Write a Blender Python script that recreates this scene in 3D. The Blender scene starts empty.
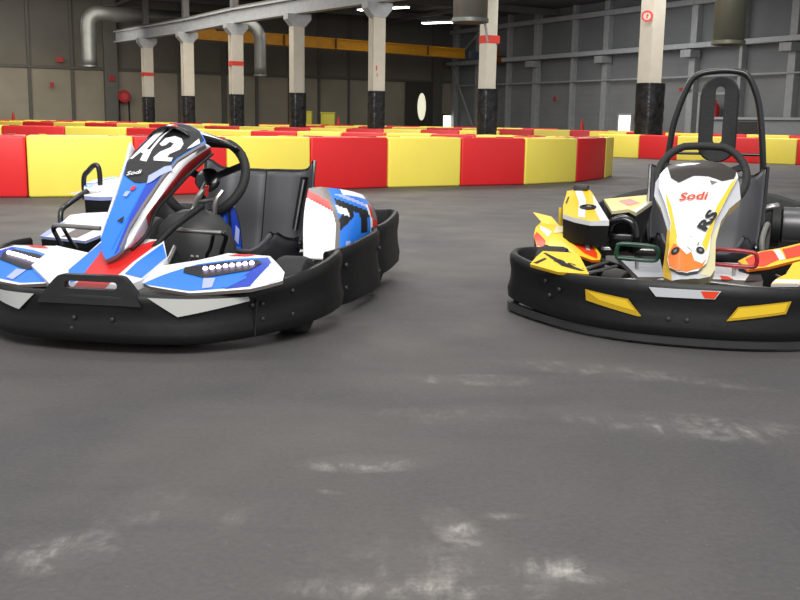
import bpy, bmesh, math, random
from mathutils import Vector, Matrix
random.seed(7)
C = bpy.context.scene.collection
scene = bpy.context.scene
R = math.radians

# ------------------------------------------------------------------ materials
def lin(c):
    o = []
    for x in c[:3]:
        x = x/255.0
        o.append(x/12.92 if x <= .04045 else ((x+.055)/1.055)**2.4)
    return (o[0], o[1], o[2], 1)
_M = {}
def mat(name, rgb, rough=.5, metal=0, coat=0, noise=0, nscale=6, bump=0, bscale=40, emit=0, spec=.5):
    if name in _M: return _M[name]
    m = bpy.data.materials.new(name); m.use_nodes = True
    nt = m.node_tree; b = nt.nodes['Principled BSDF']
    col = lin(rgb)
    b.inputs['Base Color'].default_value = col
    b.inputs['Roughness'].default_value = rough
    b.inputs['Metallic'].default_value = metal
    b.inputs['Coat Weight'].default_value = coat
    b.inputs['Coat Roughness'].default_value = .12
    b.inputs['Specular IOR Level'].default_value = spec
    tc = nt.nodes.new('ShaderNodeTexCoord')
    if noise:
        n = nt.nodes.new('ShaderNodeTexNoise'); n.inputs['Scale'].default_value = nscale
        n.inputs['Detail'].default_value = 5
        nt.links.new(tc.outputs['Object'], n.inputs['Vector'])
        r = nt.nodes.new('ShaderNodeValToRGB')
        a = [max(0, x*(1-noise)) for x in col[:3]]; c2 = [min(1, x*(1+noise)) for x in col[:3]]
        r.color_ramp.elements[0].position = .3; r.color_ramp.elements[1].position = .7
        r.color_ramp.elements[0].color = (*a, 1); r.color_ramp.elements[1].color = (*c2, 1)
        nt.links.new(n.outputs['Fac'], r.inputs['Fac']); nt.links.new(r.outputs['Color'], b.inputs['Base Color'])
    if bump:
        n2 = nt.nodes.new('ShaderNodeTexNoise'); n2.inputs['Scale'].default_value = bscale
        nt.links.new(tc.outputs['Object'], n2.inputs['Vector'])
        bp = nt.nodes.new('ShaderNodeBump'); bp.inputs['Strength'].default_value = bump; bp.inputs['Distance'].default_value = .01
        nt.links.new(n2.outputs['Fac'], bp.inputs['Height']); nt.links.new(bp.outputs['Normal'], b.inputs['Normal'])
    if emit:
        b.inputs['Emission Color'].default_value = col; b.inputs['Emission Strength'].default_value = emit
    _M[name] = m
    return m

black_pl = mat('black_plastic', (11,11,12), .52, noise=.25, nscale=9, bump=.15, bscale=25)
black_in = mat('black_plastic_dark', (14,14,15), .6)
black_gl = mat('black_gloss', (16,16,18), .22, coat=.5)
rubber = mat('tyre_rubber', (44,44,45), .8, noise=.2, nscale=14, bump=.3, bscale=60)
seat_m = mat('seat_shell', (74,74,78), .42, noise=.12, nscale=5)
seat_e = mat('seat_edge', (120,118,112), .45)
foam_m = mat('grip_foam', (34,34,34), .7, bump=.2, bscale=90)
steel = mat('bare_steel', (170,168,164), .3, metal=.9)
frame_m = mat('frame_paint', (30,30,32), .35, coat=.4)
grey_pl = mat('grey_plastic', (118,116,112), .5, noise=.1)
dgrey = mat('dark_grey_plastic', (52,52,53), .5, noise=.15)
PAINT = dict(
 blue=(36,122,228), dblue=(24,62,185), white=(238,238,238), red=(215,32,30), black=(16,16,18), grey=(120,112,108),
 yellow=(240,200,45), dyellow=(200,160,30), orange=(240,120,35), silver=(196,196,192), lav=(170,180,232), rorange=(235,66,26),
 chrome=(48,42,36), cream=(225,215,170), softgrey=(196,197,202))
def P(k):
    return mat('paint_'+k, PAINT[k], .36 if k != 'black' else .45, coat=.22 if k != 'black' else .05, noise=.03, nscale=3)

# ------------------------------------------------------------------ mesh helpers
def link(name, me, parent=None):
    o = bpy.data.objects.new(name, me); C.objects.link(o)
    if parent: o.parent = parent
    return o
def obj(name, bm, mats, parent=None, smooth=True, angle=40):
    me = bpy.data.meshes.new(name)
    bmesh.ops.remove_doubles(bm, verts=bm.verts, dist=1e-5)
    bmesh.ops.recalc_face_normals(bm, faces=bm.faces)
    bm.to_mesh(me); bm.free()
    for m in (mats if isinstance(mats, (list, tuple)) else [mats]): me.materials.append(m)
    if smooth:
        me.polygons.foreach_set('use_smooth', [True]*len(me.polygons))
        try: me.set_sharp_from_angle(angle=R(angle))
        except Exception: pass
    return link(name, me, parent)
def raw(name, verts, faces, mats, idx=None, parent=None, smooth=False, angle=40):
    me = bpy.data.meshes.new(name); me.from_pydata([tuple(v) for v in verts], [], faces)
    for m in mats: me.materials.append(m)
    if idx:
        for p, i in zip(me.polygons, idx): p.material_index = i
    if smooth:
        me.polygons.foreach_set('use_smooth', [True]*len(me.polygons))
        try: me.set_sharp_from_angle(angle=R(angle))
        except Exception: pass
    me.update()
    return link(name, me, parent)
def add_box(bm, c, s, rz=0, bevel=0, seg=2, rx=0, ry=0):
    b2 = bmesh.new()
    bmesh.ops.create_cube(b2, size=1)
    bmesh.ops.scale(b2, vec=s, verts=b2.verts)
    if bevel: bmesh.ops.bevel(b2, geom=list(b2.edges), offset=bevel, segments=seg, affect='EDGES', profile=.5)
    M = Matrix.Translation(c) @ Matrix.Rotation(rz, 4, 'Z') @ Matrix.Rotation(ry, 4, 'Y') @ Matrix.Rotation(rx, 4, 'X')
    bmesh.ops.transform(b2, matrix=M, verts=b2.verts)
    me = bpy.data.meshes.new('t'); b2.to_mesh(me); b2.free(); bm.from_mesh(me); bpy.data.meshes.remove(me)
def catmull(pts, n=8, closed=False):
    pts = [Vector(p) for p in pts]; out = []
    N = len(pts); rng = range(N if closed else N-1)
    for i in rng:
        if closed: p0, p1, p2, p3 = pts[(i-1) % N], pts[i], pts[(i+1) % N], pts[(i+2) % N]
        else:
            p1, p2 = pts[i], pts[i+1]; p0 = pts[i-1] if i else p1*2-p2; p3 = pts[i+2] if i+2 < N else p2*2-p1
        for k in range(n):
            t = k/n
            out.append(.5*((2*p1)+(p2-p0)*t+(2*p0-5*p1+4*p2-p3)*t*t+(3*p1-p0-3*p2+p3)*t**3))
    if not closed: out.append(pts[-1].copy())
    return out
def add_tube(bm, pts, r, seg=10, closed=False, smooth=0, rf=None, cap=True):
    if smooth: pts = catmull(pts, smooth, closed)
    pts = [Vector(p) for p in pts]; N = len(pts); rings = []
    up = Vector((0, 0, 1)); prev = None
    for i, p in enumerate(pts):
        if closed: t = pts[(i+1) % N]-pts[i-1]
        else: t = pts[min(i+1, N-1)]-pts[max(i-1, 0)]
        t.normalize()
        if prev is None:
            a = t.cross(up)
            if a.length < .1: a = t.cross(Vector((1, 0, 0)))
        else: a = prev-t*prev.dot(t)
        a.normalize(); prev = a; b = t.cross(a)
        rr = rf(i/(N-1)) if rf else r
        rings.append([bm.verts.new(p+(a*math.cos(2*math.pi*k/seg)+b*math.sin(2*math.pi*k/seg))*rr) for k in range(seg)])
    for i in range(N if closed else N-1):
        A, B = rings[i], rings[(i+1) % N]
        for k in range(seg): bm.faces.new((A[k], A[(k+1) % seg], B[(k+1) % seg], B[k]))
    if not closed and cap: bm.faces.new(rings[0][::-1]); bm.faces.new(rings[-1])
def tube(name, pts, r, m, parent=None, **kw):
    bm = bmesh.new(); add_tube(bm, pts, r, **kw); return obj(name, bm, m, parent)
def add_lathe(bm, prof, M, seg=28, closed=False):
    rings = []
    for (r, h) in prof:
        rings.append([bm.verts.new(M @ Vector((r*math.cos(2*math.pi*k/seg), r*math.sin(2*math.pi*k/seg), h))) for k in range(seg)])
    n = len(rings)
    for i in range(n if closed else n-1):
        A, B = rings[i], rings[(i+1) % n]
        for k in range(seg):
            bm.faces.new((A[k], A[(k+1) % seg], B[(k+1) % seg], B[k]))
    if not closed:
        if prof[0][0] > 1e-4: bm.faces.new(rings[0][::-1])
        if prof[-1][0] > 1e-4: bm.faces.new(rings[-1])
def axisM(loc, d):
    return Matrix.Translation(loc) @ Vector(d).normalized().to_track_quat('Z', 'Y').to_matrix().to_4x4()
def add_prism(bm, poly, z0, z1, M=None):
    M = M or Matrix.Identity(4)
    a = [bm.verts.new(M @ Vector((x, y, z0))) for x, y in poly]; b = [bm.verts.new(M @ Vector((x, y, z1))) for x, y in poly]
    bm.faces.new(a[::-1]); bm.faces.new(b)
    n = len(poly)
    for i in range(n): bm.faces.new((a[i], a[(i+1) % n], b[(i+1) % n], b[i]))
def fill2d(poly=None, tris=None, maxlen=.03):
    bm = bmesh.new()
    if poly is not None:
        vs = [bm.verts.new((x, y, 0)) for x, y in poly]; bm.faces.new(vs)
    else:
        for t in tris: bm.faces.new([bm.verts.new((x, y, 0)) for x, y in t])
        bmesh.ops.remove_doubles(bm, verts=bm.verts, dist=1e-6)
    bmesh.ops.triangulate(bm, faces=bm.faces)
    for _ in range(7):
        es = [e for e in bm.edges if e.calc_length() > maxlen]
        if not es: break
        bmesh.ops.subdivide_edges(bm, edges=es, cuts=1)
        bmesh.ops.triangulate(bm, faces=[f for f in bm.faces if len(f.verts) > 3])
    bm.verts.index_update()
    V = [(v.co.x, v.co.y) for v in bm.verts]; F = []
    for f in bm.faces:
        ids = [v.index for v in f.verts]
        (ax, ay), (bx, by), (cx, cy) = [V[i] for i in ids]
        if (bx-ax)*(cy-ay)-(by-ay)*(cx-ax) < 0: ids.reverse()
        F.append(ids)
    B = []
    for e in bm.edges:
        if len(e.link_faces) == 1: B.append((e.verts[0].index, e.verts[1].index))
    bm.free(); return V, F, B
def piece(name, S, outline, base, parent, layers=(), texts=(), thick=.01, rim=None, maxlen=.03):
    """a thin shell part laid on the surface S(u, v) -> (point, normal), painted in raised vinyl colours"""
    mats = []; verts = []; faces = []; idx = []
    def mi(m):
        if m not in mats: mats.append(m)
        return mats.index(m)
    V, F, B = fill2d(outline, maxlen=maxlen)
    k = len(verts); n = len(V)
    for u, v in V:
        p, nn = S(u, v); verts.append(p)
    for u, v in V:
        p, nn = S(u, v); verts.append(p-nn*thick)
    for f in F:
        faces.append([i+k for i in f]); idx.append(mi(base))
        faces.append([i+k+n for i in f[::-1]]); idx.append(mi(rim or base))
    for a, b in B:
        faces.append([a, b, b+n, a+n]); idx.append(mi(rim or base))
    h = .0012
    for poly, m in layers:
        V, F, B = fill2d(poly, maxlen=maxlen); k = len(verts)
        for u, v in V:
            p, nn = S(u, v); verts.append(p+nn*h)
        for f in F: faces.append([i+k for i in f]); idx.append(mi(m))
        h += .0004
    for (tris, m) in texts:
        V, F, B = fill2d(tris=tris, maxlen=maxlen); k = len(verts)
        for u, v in V:
            p, nn = S(u, v); verts.append(p+nn*(h+.0006))
        for f in F: faces.append([i+k for i in f]); idx.append(mi(m))
    return raw(name, verts, faces, mats, idx, parent, smooth=True, angle=35)
def text_tris(s, p0, p1, height, shear=.25, bold=.0, squash=1.0):
    """letters as triangles in (u, v), the baseline running from p0 to p1"""
    cu = bpy.data.curves.new('t', 'FONT'); cu.body = s; cu.size = 1; cu.offset = bold; cu.resolution_u = 3; cu.shear = 0
    o = bpy.data.objects.new('t', cu); me = bpy.data.meshes.new_from_object(o)
    xs = [v.co.x for v in me.vertices]; ys = [v.co.y for v in me.vertices]
    x0, x1, y0, y1 = min(xs), max(xs), min(ys), max(ys)
    d = Vector((p1[0]-p0[0], p1[1]-p0[1])); L = d.length; d.normalize(); nrm = Vector((-d.y, d.x))
    def f(c):
        a = (c.x-x0)/(x1-x0)*L; b = (c.y-y0)/(y1-y0)*height
        a += shear*b
        return (p0[0]+d.x*a+nrm.x*b, p0[1]+d.y*a+nrm.y*b)
    me.calc_loop_triangles()
    T = [[f(me.vertices[i].co) for i in t.vertices] for t in me.loop_triangles]
    bpy.data.objects.remove(o); bpy.data.meshes.remove(me); bpy.data.curves.remove(cu)
    return T
def slope(s0, z0, deg, bulge=None, mir=1):
    th = R(deg); n = Vector((0, -math.sin(th), math.cos(th)))
    def S(u, v):
        p = Vector((u, s0+v*math.cos(th), z0+v*math.sin(th)))
        if bulge: p = p+n*bulge(u, v)
        return p, n
    return S
def flip(poly): return [(-x, y) for x, y in poly][::-1]
def empty(name, loc=(0, 0, 0), rz=0):
    o = bpy.data.objects.new(name, None); C.objects.link(o); o.location = loc; o.rotation_euler = (0, 0, rz)
    o.empty_display_size = .2
    return o
def tag(o, label=None, cat=None, group=None, kind=None):
    if label: o['label'] = label
    if cat: o['category'] = cat
    if group: o['group'] = group
    if kind: o['kind'] = kind
    return o
def struct(o): o['kind'] = 'structure'; return o
D = {
'RP_face':[(-0.013,0.009),(-0.046,0.021),(-0.076,0.051),(-0.085,0.091),(-0.082,0.148),(-0.086,0.233),(-0.112,0.32),(-0.142,0.399),(-0.143,0.455),(-0.119,0.492),(-0.073,0.506),(0.003,0.513),(0.072,0.505),(0.127,0.476),(0.134,0.451),(0.109,0.38),(0.084,0.3),(0.065,0.242),(0.056,0.175),(0.055,0.11),(0.049,0.064),(0.022,0.021)],
'RP_back':[(-0.012,-0.004),(-0.063,0.001),(-0.093,0.031),(-0.1,0.072),(-0.096,0.147),(-0.096,0.223),(-0.127,0.319),(-0.157,0.38),(-0.157,0.439),(-0.134,0.486),(0.126,0.481),(0.139,0.441),(0.148,0.377),(0.112,0.326),(0.086,0.263),(0.073,0.176),(0.078,0.066),(0.064,0.028),(0.03,0.004)],
'RP_orange':[(-0.084,0.101),(-0.067,0.144),(-0.047,0.122),(-0.019,0.086),(-0.005,0.097),(0.008,0.061),(0.034,0.054),(0.048,0.082),(0.035,0.036),(-0.013,0.012),(-0.05,0.025),(-0.076,0.055)],
'RP_orange2':[(-0.085,0.166),(-0.081,0.263),(-0.062,0.168),(-0.052,0.121),(-0.079,0.101)],
'RP_yelL':[(-0.115,0.37),(-0.088,0.302),(-0.058,0.168),(-0.066,0.13),(-0.08,0.139),(-0.084,0.233),(-0.106,0.32)],
'RP_yelR':[(0.111,0.42),(0.13,0.445),(0.083,0.3),(0.065,0.242),(0.055,0.175),(0.045,0.109),(0.028,0.136),(0.055,0.241),(0.069,0.309)],
'RP_dark':[(-0.114,0.487),(-0.073,0.502),(0.004,0.507),(0.073,0.499),(0.125,0.472),(0.124,0.451),(0.077,0.428),(0.03,0.449),(-0.023,0.45),(-0.066,0.412),(-0.091,0.432)],
'RP_logo':[(-0.059,0.327),(0.046,0.336)],
'RP_rs':[(0.017,0.193),(0.045,0.28)],
'RP_screw':[(-0.059,0.109),(0.025,0.106)],
'RP_tri':[(0.036,0.417),(0.063,0.413),(0.045,0.397)],
'LP_face':[(-0.03,0.028),(-0.05,0.052),(-0.082,0.122),(-0.087,0.219),(-0.092,0.321),(-0.101,0.413),(-0.11,0.48),(-0.101,0.528),(-0.086,0.577),(-0.054,0.642),(-0.019,0.697),(0.01,0.707),(0.066,0.696),(0.117,0.661),(0.153,0.612),(0.161,0.585),(0.12,0.545),(0.082,0.499),(0.051,0.405),(0.026,0.263),(0.01,0.163),(0.012,0.079),(-0.004,0.049)],
'LP_blk':[(-0.097,0.42),(-0.107,0.48),(-0.098,0.535),(-0.081,0.58),(-0.049,0.643),(-0.016,0.694),(0.012,0.701),(0.067,0.69),(0.116,0.657),(0.15,0.61),(0.115,0.562),(0.073,0.513),(0.041,0.411),(0.021,0.388),(-0.012,0.382),(-0.048,0.385)],
'LP_num1':[(-0.102,0.501),(-0.076,0.564),(-0.05,0.628),(-0.012,0.694),(0.017,0.692),(0.022,0.673),(-0.008,0.629),(-0.031,0.552),(-0.034,0.489),(-0.061,0.495),(-0.06,0.53),(-0.072,0.536),(-0.092,0.501)],
'LP_num1hole':[(-0.054,0.55),(-0.033,0.607),(-0.008,0.662),(0.004,0.658),(-0.023,0.615),(-0.041,0.551)],
'LP_two':[(-0.006,0.49),(0.064,0.612)],
'LP_twoO':[(-0.012,0.58),(0.002,0.611),(0.035,0.623),(0.065,0.61),(0.08,0.583),(0.076,0.554),(0.043,0.529),(0.038,0.512),(0.061,0.51),(0.06,0.491),(-0.007,0.494),(-0.013,0.51),(0.001,0.538),(0.037,0.564),(0.042,0.584),(0.024,0.592),(0.014,0.574),(0.0,0.569)],
'LP_swirl':[(0.007,0.39),(0.001,0.43),(0.02,0.471),(0.043,0.496),(0.066,0.502),(0.078,0.479),(0.043,0.431),(0.022,0.401)],
'LP_grey':[(0.153,0.601),(0.117,0.556),(0.079,0.51),(0.046,0.416),(0.018,0.287),(0.002,0.187),(0.0,0.078),(0.01,0.076),(0.01,0.163),(0.026,0.263),(0.052,0.402),(0.083,0.497),(0.16,0.588)],
'LP_blueD':[(0.002,0.384),(0.042,0.408),(0.018,0.287),(0.002,0.187),(-0.001,0.067),(-0.009,0.049),(-0.01,0.223)],
'LP_logo':[(-0.058,0.425),(-0.003,0.432)],
'LP_small':[(-0.051,0.316),(-0.034,0.355)],
'LP_tri':[(-0.048,0.197),(-0.029,0.222),(-0.026,0.191)],
'LF_e':[(0.158,0.603,0.659),(0.12,0.565,0.625),(0.083,0.529,0.593),(0.052,0.459,0.529),(0.026,0.355,0.436),(0.01,0.281,0.369),(0.012,0.219,0.313)],
'LF_m':[(0.146,0.653,0.626),(0.098,0.615,0.587),(0.071,0.579,0.549),(0.059,0.509,0.5),(0.043,0.405,0.441),(0.048,0.331,0.411),(-0.007,0.269,0.308)],
'LF_b':[(0.13,0.693,0.604),(0.092,0.655,0.556),(0.064,0.619,0.513),(0.041,0.549,0.468),(0.014,0.445,0.414),(0.03,0.371,0.349),(-0.02,0.309,0.306)],
'LW_out':[(0.048,0.081),(0.152,0.019),(0.299,-0.009),(0.486,0.032),(0.531,0.057),(0.578,0.09),(0.568,0.147),(0.526,0.21),(0.476,0.283),(0.367,0.289),(0.322,0.292),(0.243,0.213),(0.147,0.159),(0.073,0.121)],
'LW_white':[(0.045,0.083),(0.067,0.125),(0.116,0.151),(0.189,0.154),(0.161,0.086),(0.123,0.032),(0.089,0.04)],
'LW_blue':[(0.123,0.03),(0.173,0.094),(0.257,0.177),(0.382,0.243),(0.474,0.267),(0.503,0.216),(0.495,0.133),(0.482,0.045),(0.295,0.002),(0.149,0.025)],
'LW_dkblue':[(0.405,0.023),(0.452,0.136),(0.428,0.231),(0.476,0.26),(0.502,0.208),(0.482,0.045)],
'LW_end':[(0.525,0.078),(0.499,0.207),(0.525,0.202),(0.562,0.146),(0.573,0.097),(0.536,0.064)],
'LW_house':[(0.234,0.107),(0.224,0.143),(0.344,0.2),(0.449,0.233),(0.472,0.205),(0.45,0.143),(0.318,0.079)],
'LW_led':[(0.301,0.132),(0.321,0.14),(0.341,0.148),(0.362,0.157),(0.382,0.165),(0.402,0.174),(0.422,0.182),(0.442,0.19)],
'LW_hl':[(0.331,0.016),(0.314,0.078),(0.354,0.082),(0.361,0.026)],
'RW_out':[(-0.576,0.087),(-0.564,0.142),(-0.547,0.191),(-0.415,0.191),(-0.387,0.125),(-0.353,0.041),(-0.465,0.042)],
'RW_line':[(-0.544,0.176),(-0.533,0.177),(-0.43,0.097),(-0.37,0.061),(-0.388,0.058),(-0.458,0.086)],
'RW_line2':[(-0.567,0.096),(-0.53,0.138),(-0.521,0.131),(-0.551,0.091)],
'RW_rs':[(-0.5,0.142),(-0.415,0.092)],
'RE_top':[(-0.597,0.379),(-0.605,0.455),(-0.552,0.503),(-0.504,0.49),(-0.48,0.416),(-0.422,0.205),(-0.354,-0.033),(-0.43,-0.046),(-0.497,-0.009),(-0.557,0.046),(-0.581,0.197)],
'RE_white':[(-0.569,0.46),(-0.54,0.484),(-0.496,0.301),(-0.457,-0.003),(-0.488,0.008),(-0.518,0.243)],
'RE_white2':[(-0.478,0.397),(-0.354,-0.033),(-0.39,-0.039),(-0.442,0.167)],
'RE_cap':[(-0.48,0.16),(-0.442,0.167)],
'RE_capfront':[(-0.573,0.46),(-0.511,0.509)],
'R2_top':[(-0.437,0.379),(-0.352,0.471),(-0.221,0.612),(-0.219,0.343),(-0.259,0.004),(-0.298,0.107),(-0.362,0.031)],
'R2_red':[(-0.369,0.333),(-0.323,0.411),(-0.268,0.298),(-0.31,0.192)],
'LE_top':[(-0.599,0.172),(-0.613,0.282),(-0.555,0.348),(-0.496,0.354),(-0.358,0.024),(-0.438,-0.002),(-0.513,0.006)],
'LE_blue':[(-0.599,0.172),(-0.613,0.282),(-0.555,0.348),(-0.505,0.344),(-0.573,0.268),(-0.555,0.14)],
'LPd_out':[(-0.558,0.033),(-0.538,0.095),(-0.518,0.142),(-0.51,0.199),(-0.458,0.217),(-0.365,0.232),(-0.295,0.081),(-0.358,0.01)],
'LPd_grey':[(-0.558,0.033),(-0.538,0.095),(-0.518,0.142),(-0.501,0.144),(-0.525,0.035)],
'RPd_out':[(-0.68,0.092),(-0.686,0.175),(-0.677,0.246),(-0.623,0.216),(-0.519,0.2),(-0.439,0.09),(-0.381,0.0),(-0.38,-0.038),(-0.413,-0.042),(-0.512,0.01),(-0.603,0.001),(-0.648,0.012)],
'RPd_red':[(-0.519,0.166),(-0.468,0.113),(-0.398,0.007),(-0.393,-0.032),(-0.448,0.001),(-0.511,0.059)],
'RPd_red2':[(-0.68,0.092),(-0.673,0.126),(-0.623,0.064),(-0.62,0.023),(-0.656,0.035)],
'RPd_white':[(-0.672,0.194),(-0.608,0.132),(-0.618,0.089),(-0.659,0.144)],
'RPd_w2':[(-0.471,0.104),(-0.446,0.082),(-0.429,0.019),(-0.447,0.025)],
'R_fin':[(-0.723,1.05,0.353),(-0.631,1.05,0.312),(-0.6,1.0,0.291),(-0.659,1.0,0.315),(-0.611,1.1,0.376),(-0.6,1.05,0.313)],
'RT_l':[(-0.316,0.427),(-0.145,0.434),(-0.107,0.091),(-0.201,0.063)],
'RT_r':[(0.065,0.433),(0.235,0.442),(0.186,0.107),(0.068,0.107)],
'RT_tri':[(0.235,0.442),(0.25,0.126),(0.186,0.107)],
'RT_red1':[(0.124,0.389),(0.162,0.381),(0.177,0.307),(0.15,0.318)],
'RT_red2':[(0.096,0.17),(0.125,0.16),(0.147,0.113),(0.104,0.1)],
'L_blueshield':[(0.055,0.85,0.22),(0.096,0.85,0.384),(0.166,0.85,0.421),(0.181,0.85,0.296),(0.188,0.85,0.221)],
'L_dome':[(-0.11,0.7,0.302),(-0.046,0.7,0.4),(0.055,0.7,0.426),(0.154,0.7,0.421),(0.205,0.7,0.389)],
'L_noseC':[[(-0.126,0.112),(-0.197,0.294),(-0.178,0.333),(-0.113,0.224),(-0.066,0.197),(-0.006,0.308),(0.086,0.184),(0.048,0.093),(0.059,-0.026),(-0.048,-0.042)]],
'L_bar':[(0.067,0.5,0.352),(0.267,0.5,0.341),(0.292,0.5,0.285),(-0.37,0.5,0.355),(-0.193,0.5,0.343),(-0.315,0.5,0.261),(-0.361,0.5,0.296)],
'R_ped':[(-0.298,0.6,0.233),(-0.292,0.6,0.269),(-0.269,0.6,0.282),(-0.143,0.6,0.281),(0.071,0.6,0.277),(0.199,0.6,0.273),(0.226,0.6,0.24),(0.209,0.6,0.223),(0.08,0.6,0.247)],
'R_bars':[(0.235,1.3,0.226),(0.237,1.3,0.316),(0.25,1.3,0.361),(0.278,1.3,0.318),(0.283,1.3,0.206),(-0.265,1.3,0.2),(-0.257,1.3,0.293)],
'RQ_out':[(0.159,0.059),(0.232,0.14),(0.314,0.198),(0.409,0.26),(0.521,0.305),(0.511,0.109),(0.386,0.094),(0.277,0.034),(0.197,0.009)],
'RQ_red':[(0.185,0.07),(0.247,0.142),(0.284,0.163),(0.313,0.085),(0.255,0.031),(0.204,0.025)],
'RQ_red2':[(0.322,0.183),(0.389,0.232),(0.401,0.127),(0.335,0.088)],
'RQ_w':[(0.288,0.163),(0.311,0.182),(0.331,0.087),(0.31,0.077)],
'RV_out':[(0.264,0.048),(0.28,0.085),(0.313,0.123),(0.337,0.204),(0.401,0.247),(0.493,0.258),(0.521,0.082)],
'RV_w':[(0.267,0.056),(0.28,0.081),(0.357,0.087),(0.353,0.061)],
# hood (0.074, 0.9, 0.685)
# hood2 (0.149, 1.0, 0.641)
# hood3 (0.062, 0.68, 0.734)
# ear (0.336, 1.4, 0.546)
# earb (0.295, 1.35, 0.303)
# seatL (-0.033, 1.4, 0.493)
# hoopL (-0.614, 1.15, 0.482)
# hoopR (-0.539, 1.15, 0.488)
# hoopT (-0.551, 1.15, 0.535)
# tubeT (-0.536, 1.0, 0.434)
# tubeM (-0.565, 0.9, 0.387)
# tubeB (-0.556, 0.85, 0.355)
# pT1 (0.404, 1.25, 0.461)
# pT2 (0.487, 1.3, 0.452)
# pT3 (0.561, 1.42, 0.411)
# pB1 (0.422, 1.0, 0.24)
# pB2 (0.539, 1.03, 0.241)
# pB3 (0.618, 1.35, 0.258)
}
# ------------------------------------------------------------------ karts
# local axes of a kart: x to its left-hand side, y towards its tail, z up; the origin is under the tip of the nose
def sweep(name, path, prof, m, parent, close=False):
    """path: (x, y, ztop, zbottom); prof: closed list of (outward offset, height fraction)"""
    N = len(path); verts = []; faces = []; K = len(prof)
    for i, p in enumerate(path):
        a = path[max(i-1, 0)]; b = path[min(i+1, N-1)]
        t = Vector((b[0]-a[0], b[1]-a[1])); t.normalize(); o = Vector((t.y, -t.x))
        for off, f in prof:
            verts.append((p[0]+o.x*off, p[1]+o.y*off, p[3]+f*(p[2]-p[3])))
    for i in range(N-1):
        for k in range(K):
            a = i*K+k; b = i*K+(k+1) % K
            faces.append((a, b, b+K, a+K))
    faces.append(tuple(range(K))); faces.append(tuple((N-1)*K+k for k in range(K))[::-1])
    bm = bmesh.new(); me = bpy.data.meshes.new('t'); me.from_pydata(verts, [], faces); bm.from_mesh(me); bpy.data.meshes.remove(me)
    return obj(name, bm, m, parent, angle=50)
PROF = [(-.05, .0), (-.012, .0), (.0, .05), (.004, .22), (-.006, .42), (-.008, .62), (-.002, .80), (-.002, .93), (-.012, 1.0), (-.026, 1.0), (-.034, .95), (-.036, .5)]
def full_path(half):
    L = [(-x, y, t, b) for x, y, t, b in half[::-1]][:-1]+list(half)
    pts = catmull([(x, y, t) for x, y, t, b in L], 8)
    bs = catmull([(b, 0, 0) for x, y, t, b in L], 8)
    return [(p.x, p.y, p.z, q.x) for p, q in zip(pts, bs)]
def bump_surface(path, off=.004):
    def S(u, v):
        best = None
        for i in range(len(path)-1):
            a, b = path[i], path[i+1]
            if (a[0]-u)*(b[0]-u) <= 0 and abs(a[0]-b[0]) > 1e-6 and a[1] < .6:
                t = (u-a[0])/(b[0]-a[0]); best = (a, b, t); break
        a, b, t = best
        tt = Vector((b[0]-a[0], b[1]-a[1])).normalized(); o = Vector((tt.y, -tt.x, 0))
        return Vector((u, a[1]+(b[1]-a[1])*t, v))+o*off, o
    return S
def wheel(parent, x, y, r, w, side, rimc):
    bm = bmesh.new(); M = axisM((x, y, r+.002), (side, 0, 0)); h = w/2
    add_lathe(bm, [(r*.52, -h*.9), (r*.80, -h), (r*.95, -h*.9), (r, -h*.62), (r, h*.62), (r*.95, h*.9), (r*.80, h), (r*.52, h*.9), (r*.5, 0)], M, 36, closed=True)
    t = obj('tyre', bm, rubber, parent)
    bm = bmesh.new()
    add_lathe(bm, [(r*.51, -h*.85), (r*.51, h*.85), (r*.42, h*.8), (r*.36, h*.2), (r*.2, h*.1), (r*.18, h*.5), (.001, h*.5)], M, 24)
    obj('rim', bm, rimc, t)
    return t
def seat(parent, x0, edge, top, w, yb):
    cl = [(yb-.50, .235), (yb-.46, .19), (yb-.34, .125), (yb-.2, .10), (yb-.10, .13), (yb-.045, .24), (yb-.01, .38), (yb+.03, top)]
    cl = catmull([(a, b, 0) for a, b in cl], 5); n = len(cl); nu = 26; verts = []
    ws = [.70, .76, .84, .9, .95, 1, 1, .98]
    for i, c in enumerate(cl):
        a = cl[max(i-1, 0)]; b = cl[min(i+1, n-1)]
        t = Vector((0, b.x-a.x, b.y-a.y)).normalized(); nn = Vector((0, -t.z, t.y))
        f = i/(n-1)*7; k = int(min(f, 6)); ww = w*(ws[k]+(ws[k+1]-ws[k])*(f-k))*(1+.10*max(0, (i/(n-1)-.6)/.4))
        lift = .10+.05*math.sin(math.pi*min(1, i/(n-1)*1.15))
        for j in range(nu+1):
            u = -1+2*j/nu; au = abs(u)
            cx = u*ww if au < .8 else math.copysign((.8+(au-.8)*.75)*ww, u)
            ear = .020*min(1, max(0, (au-.80)/.12))*max(0, (i/(n-1)-.80)/.2)
            dip = -.008*math.exp(-(u*14)**2)
            p = Vector((x0+cx, c.x, c.y))+nn*(lift*max(0, (au-.55)/.45)**1.7+dip)+Vector((0, 0, ear))
            verts.append(p)
    faces = [(i*(nu+1)+j, i*(nu+1)+j+1, (i+1)*(nu+1)+j+1, (i+1)*(nu+1)+j) for i in range(n-1) for j in range(nu)]
    o = raw('seat', verts, faces, [seat_m], None, parent, True, 60)
    md = o.modifiers.new('thick', 'SOLIDIFY'); md.thickness = .012; md.offset = 0
    ed = [verts[i*(nu+1)] for i in range(n)]; ed2 = [verts[i*(nu+1)+nu] for i in range(n)]
    tp = [verts[(n-1)*(nu+1)+j] for j in range(nu+1)]
    loop = ed+tp[1:]+ed2[::-1][1:]
    tube('seat_edging', loop, .008, edge, o, seg=6)
    bm = bmesh.new(); cen = [verts[i*(nu+1)+nu//2]+Vector((0, -.004, .006)) for i in range(n//3, n)]
    add_tube(bm, cen, .0035, seg=5); obj('seat_seam', bm, black_in, o)
    return o
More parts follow.
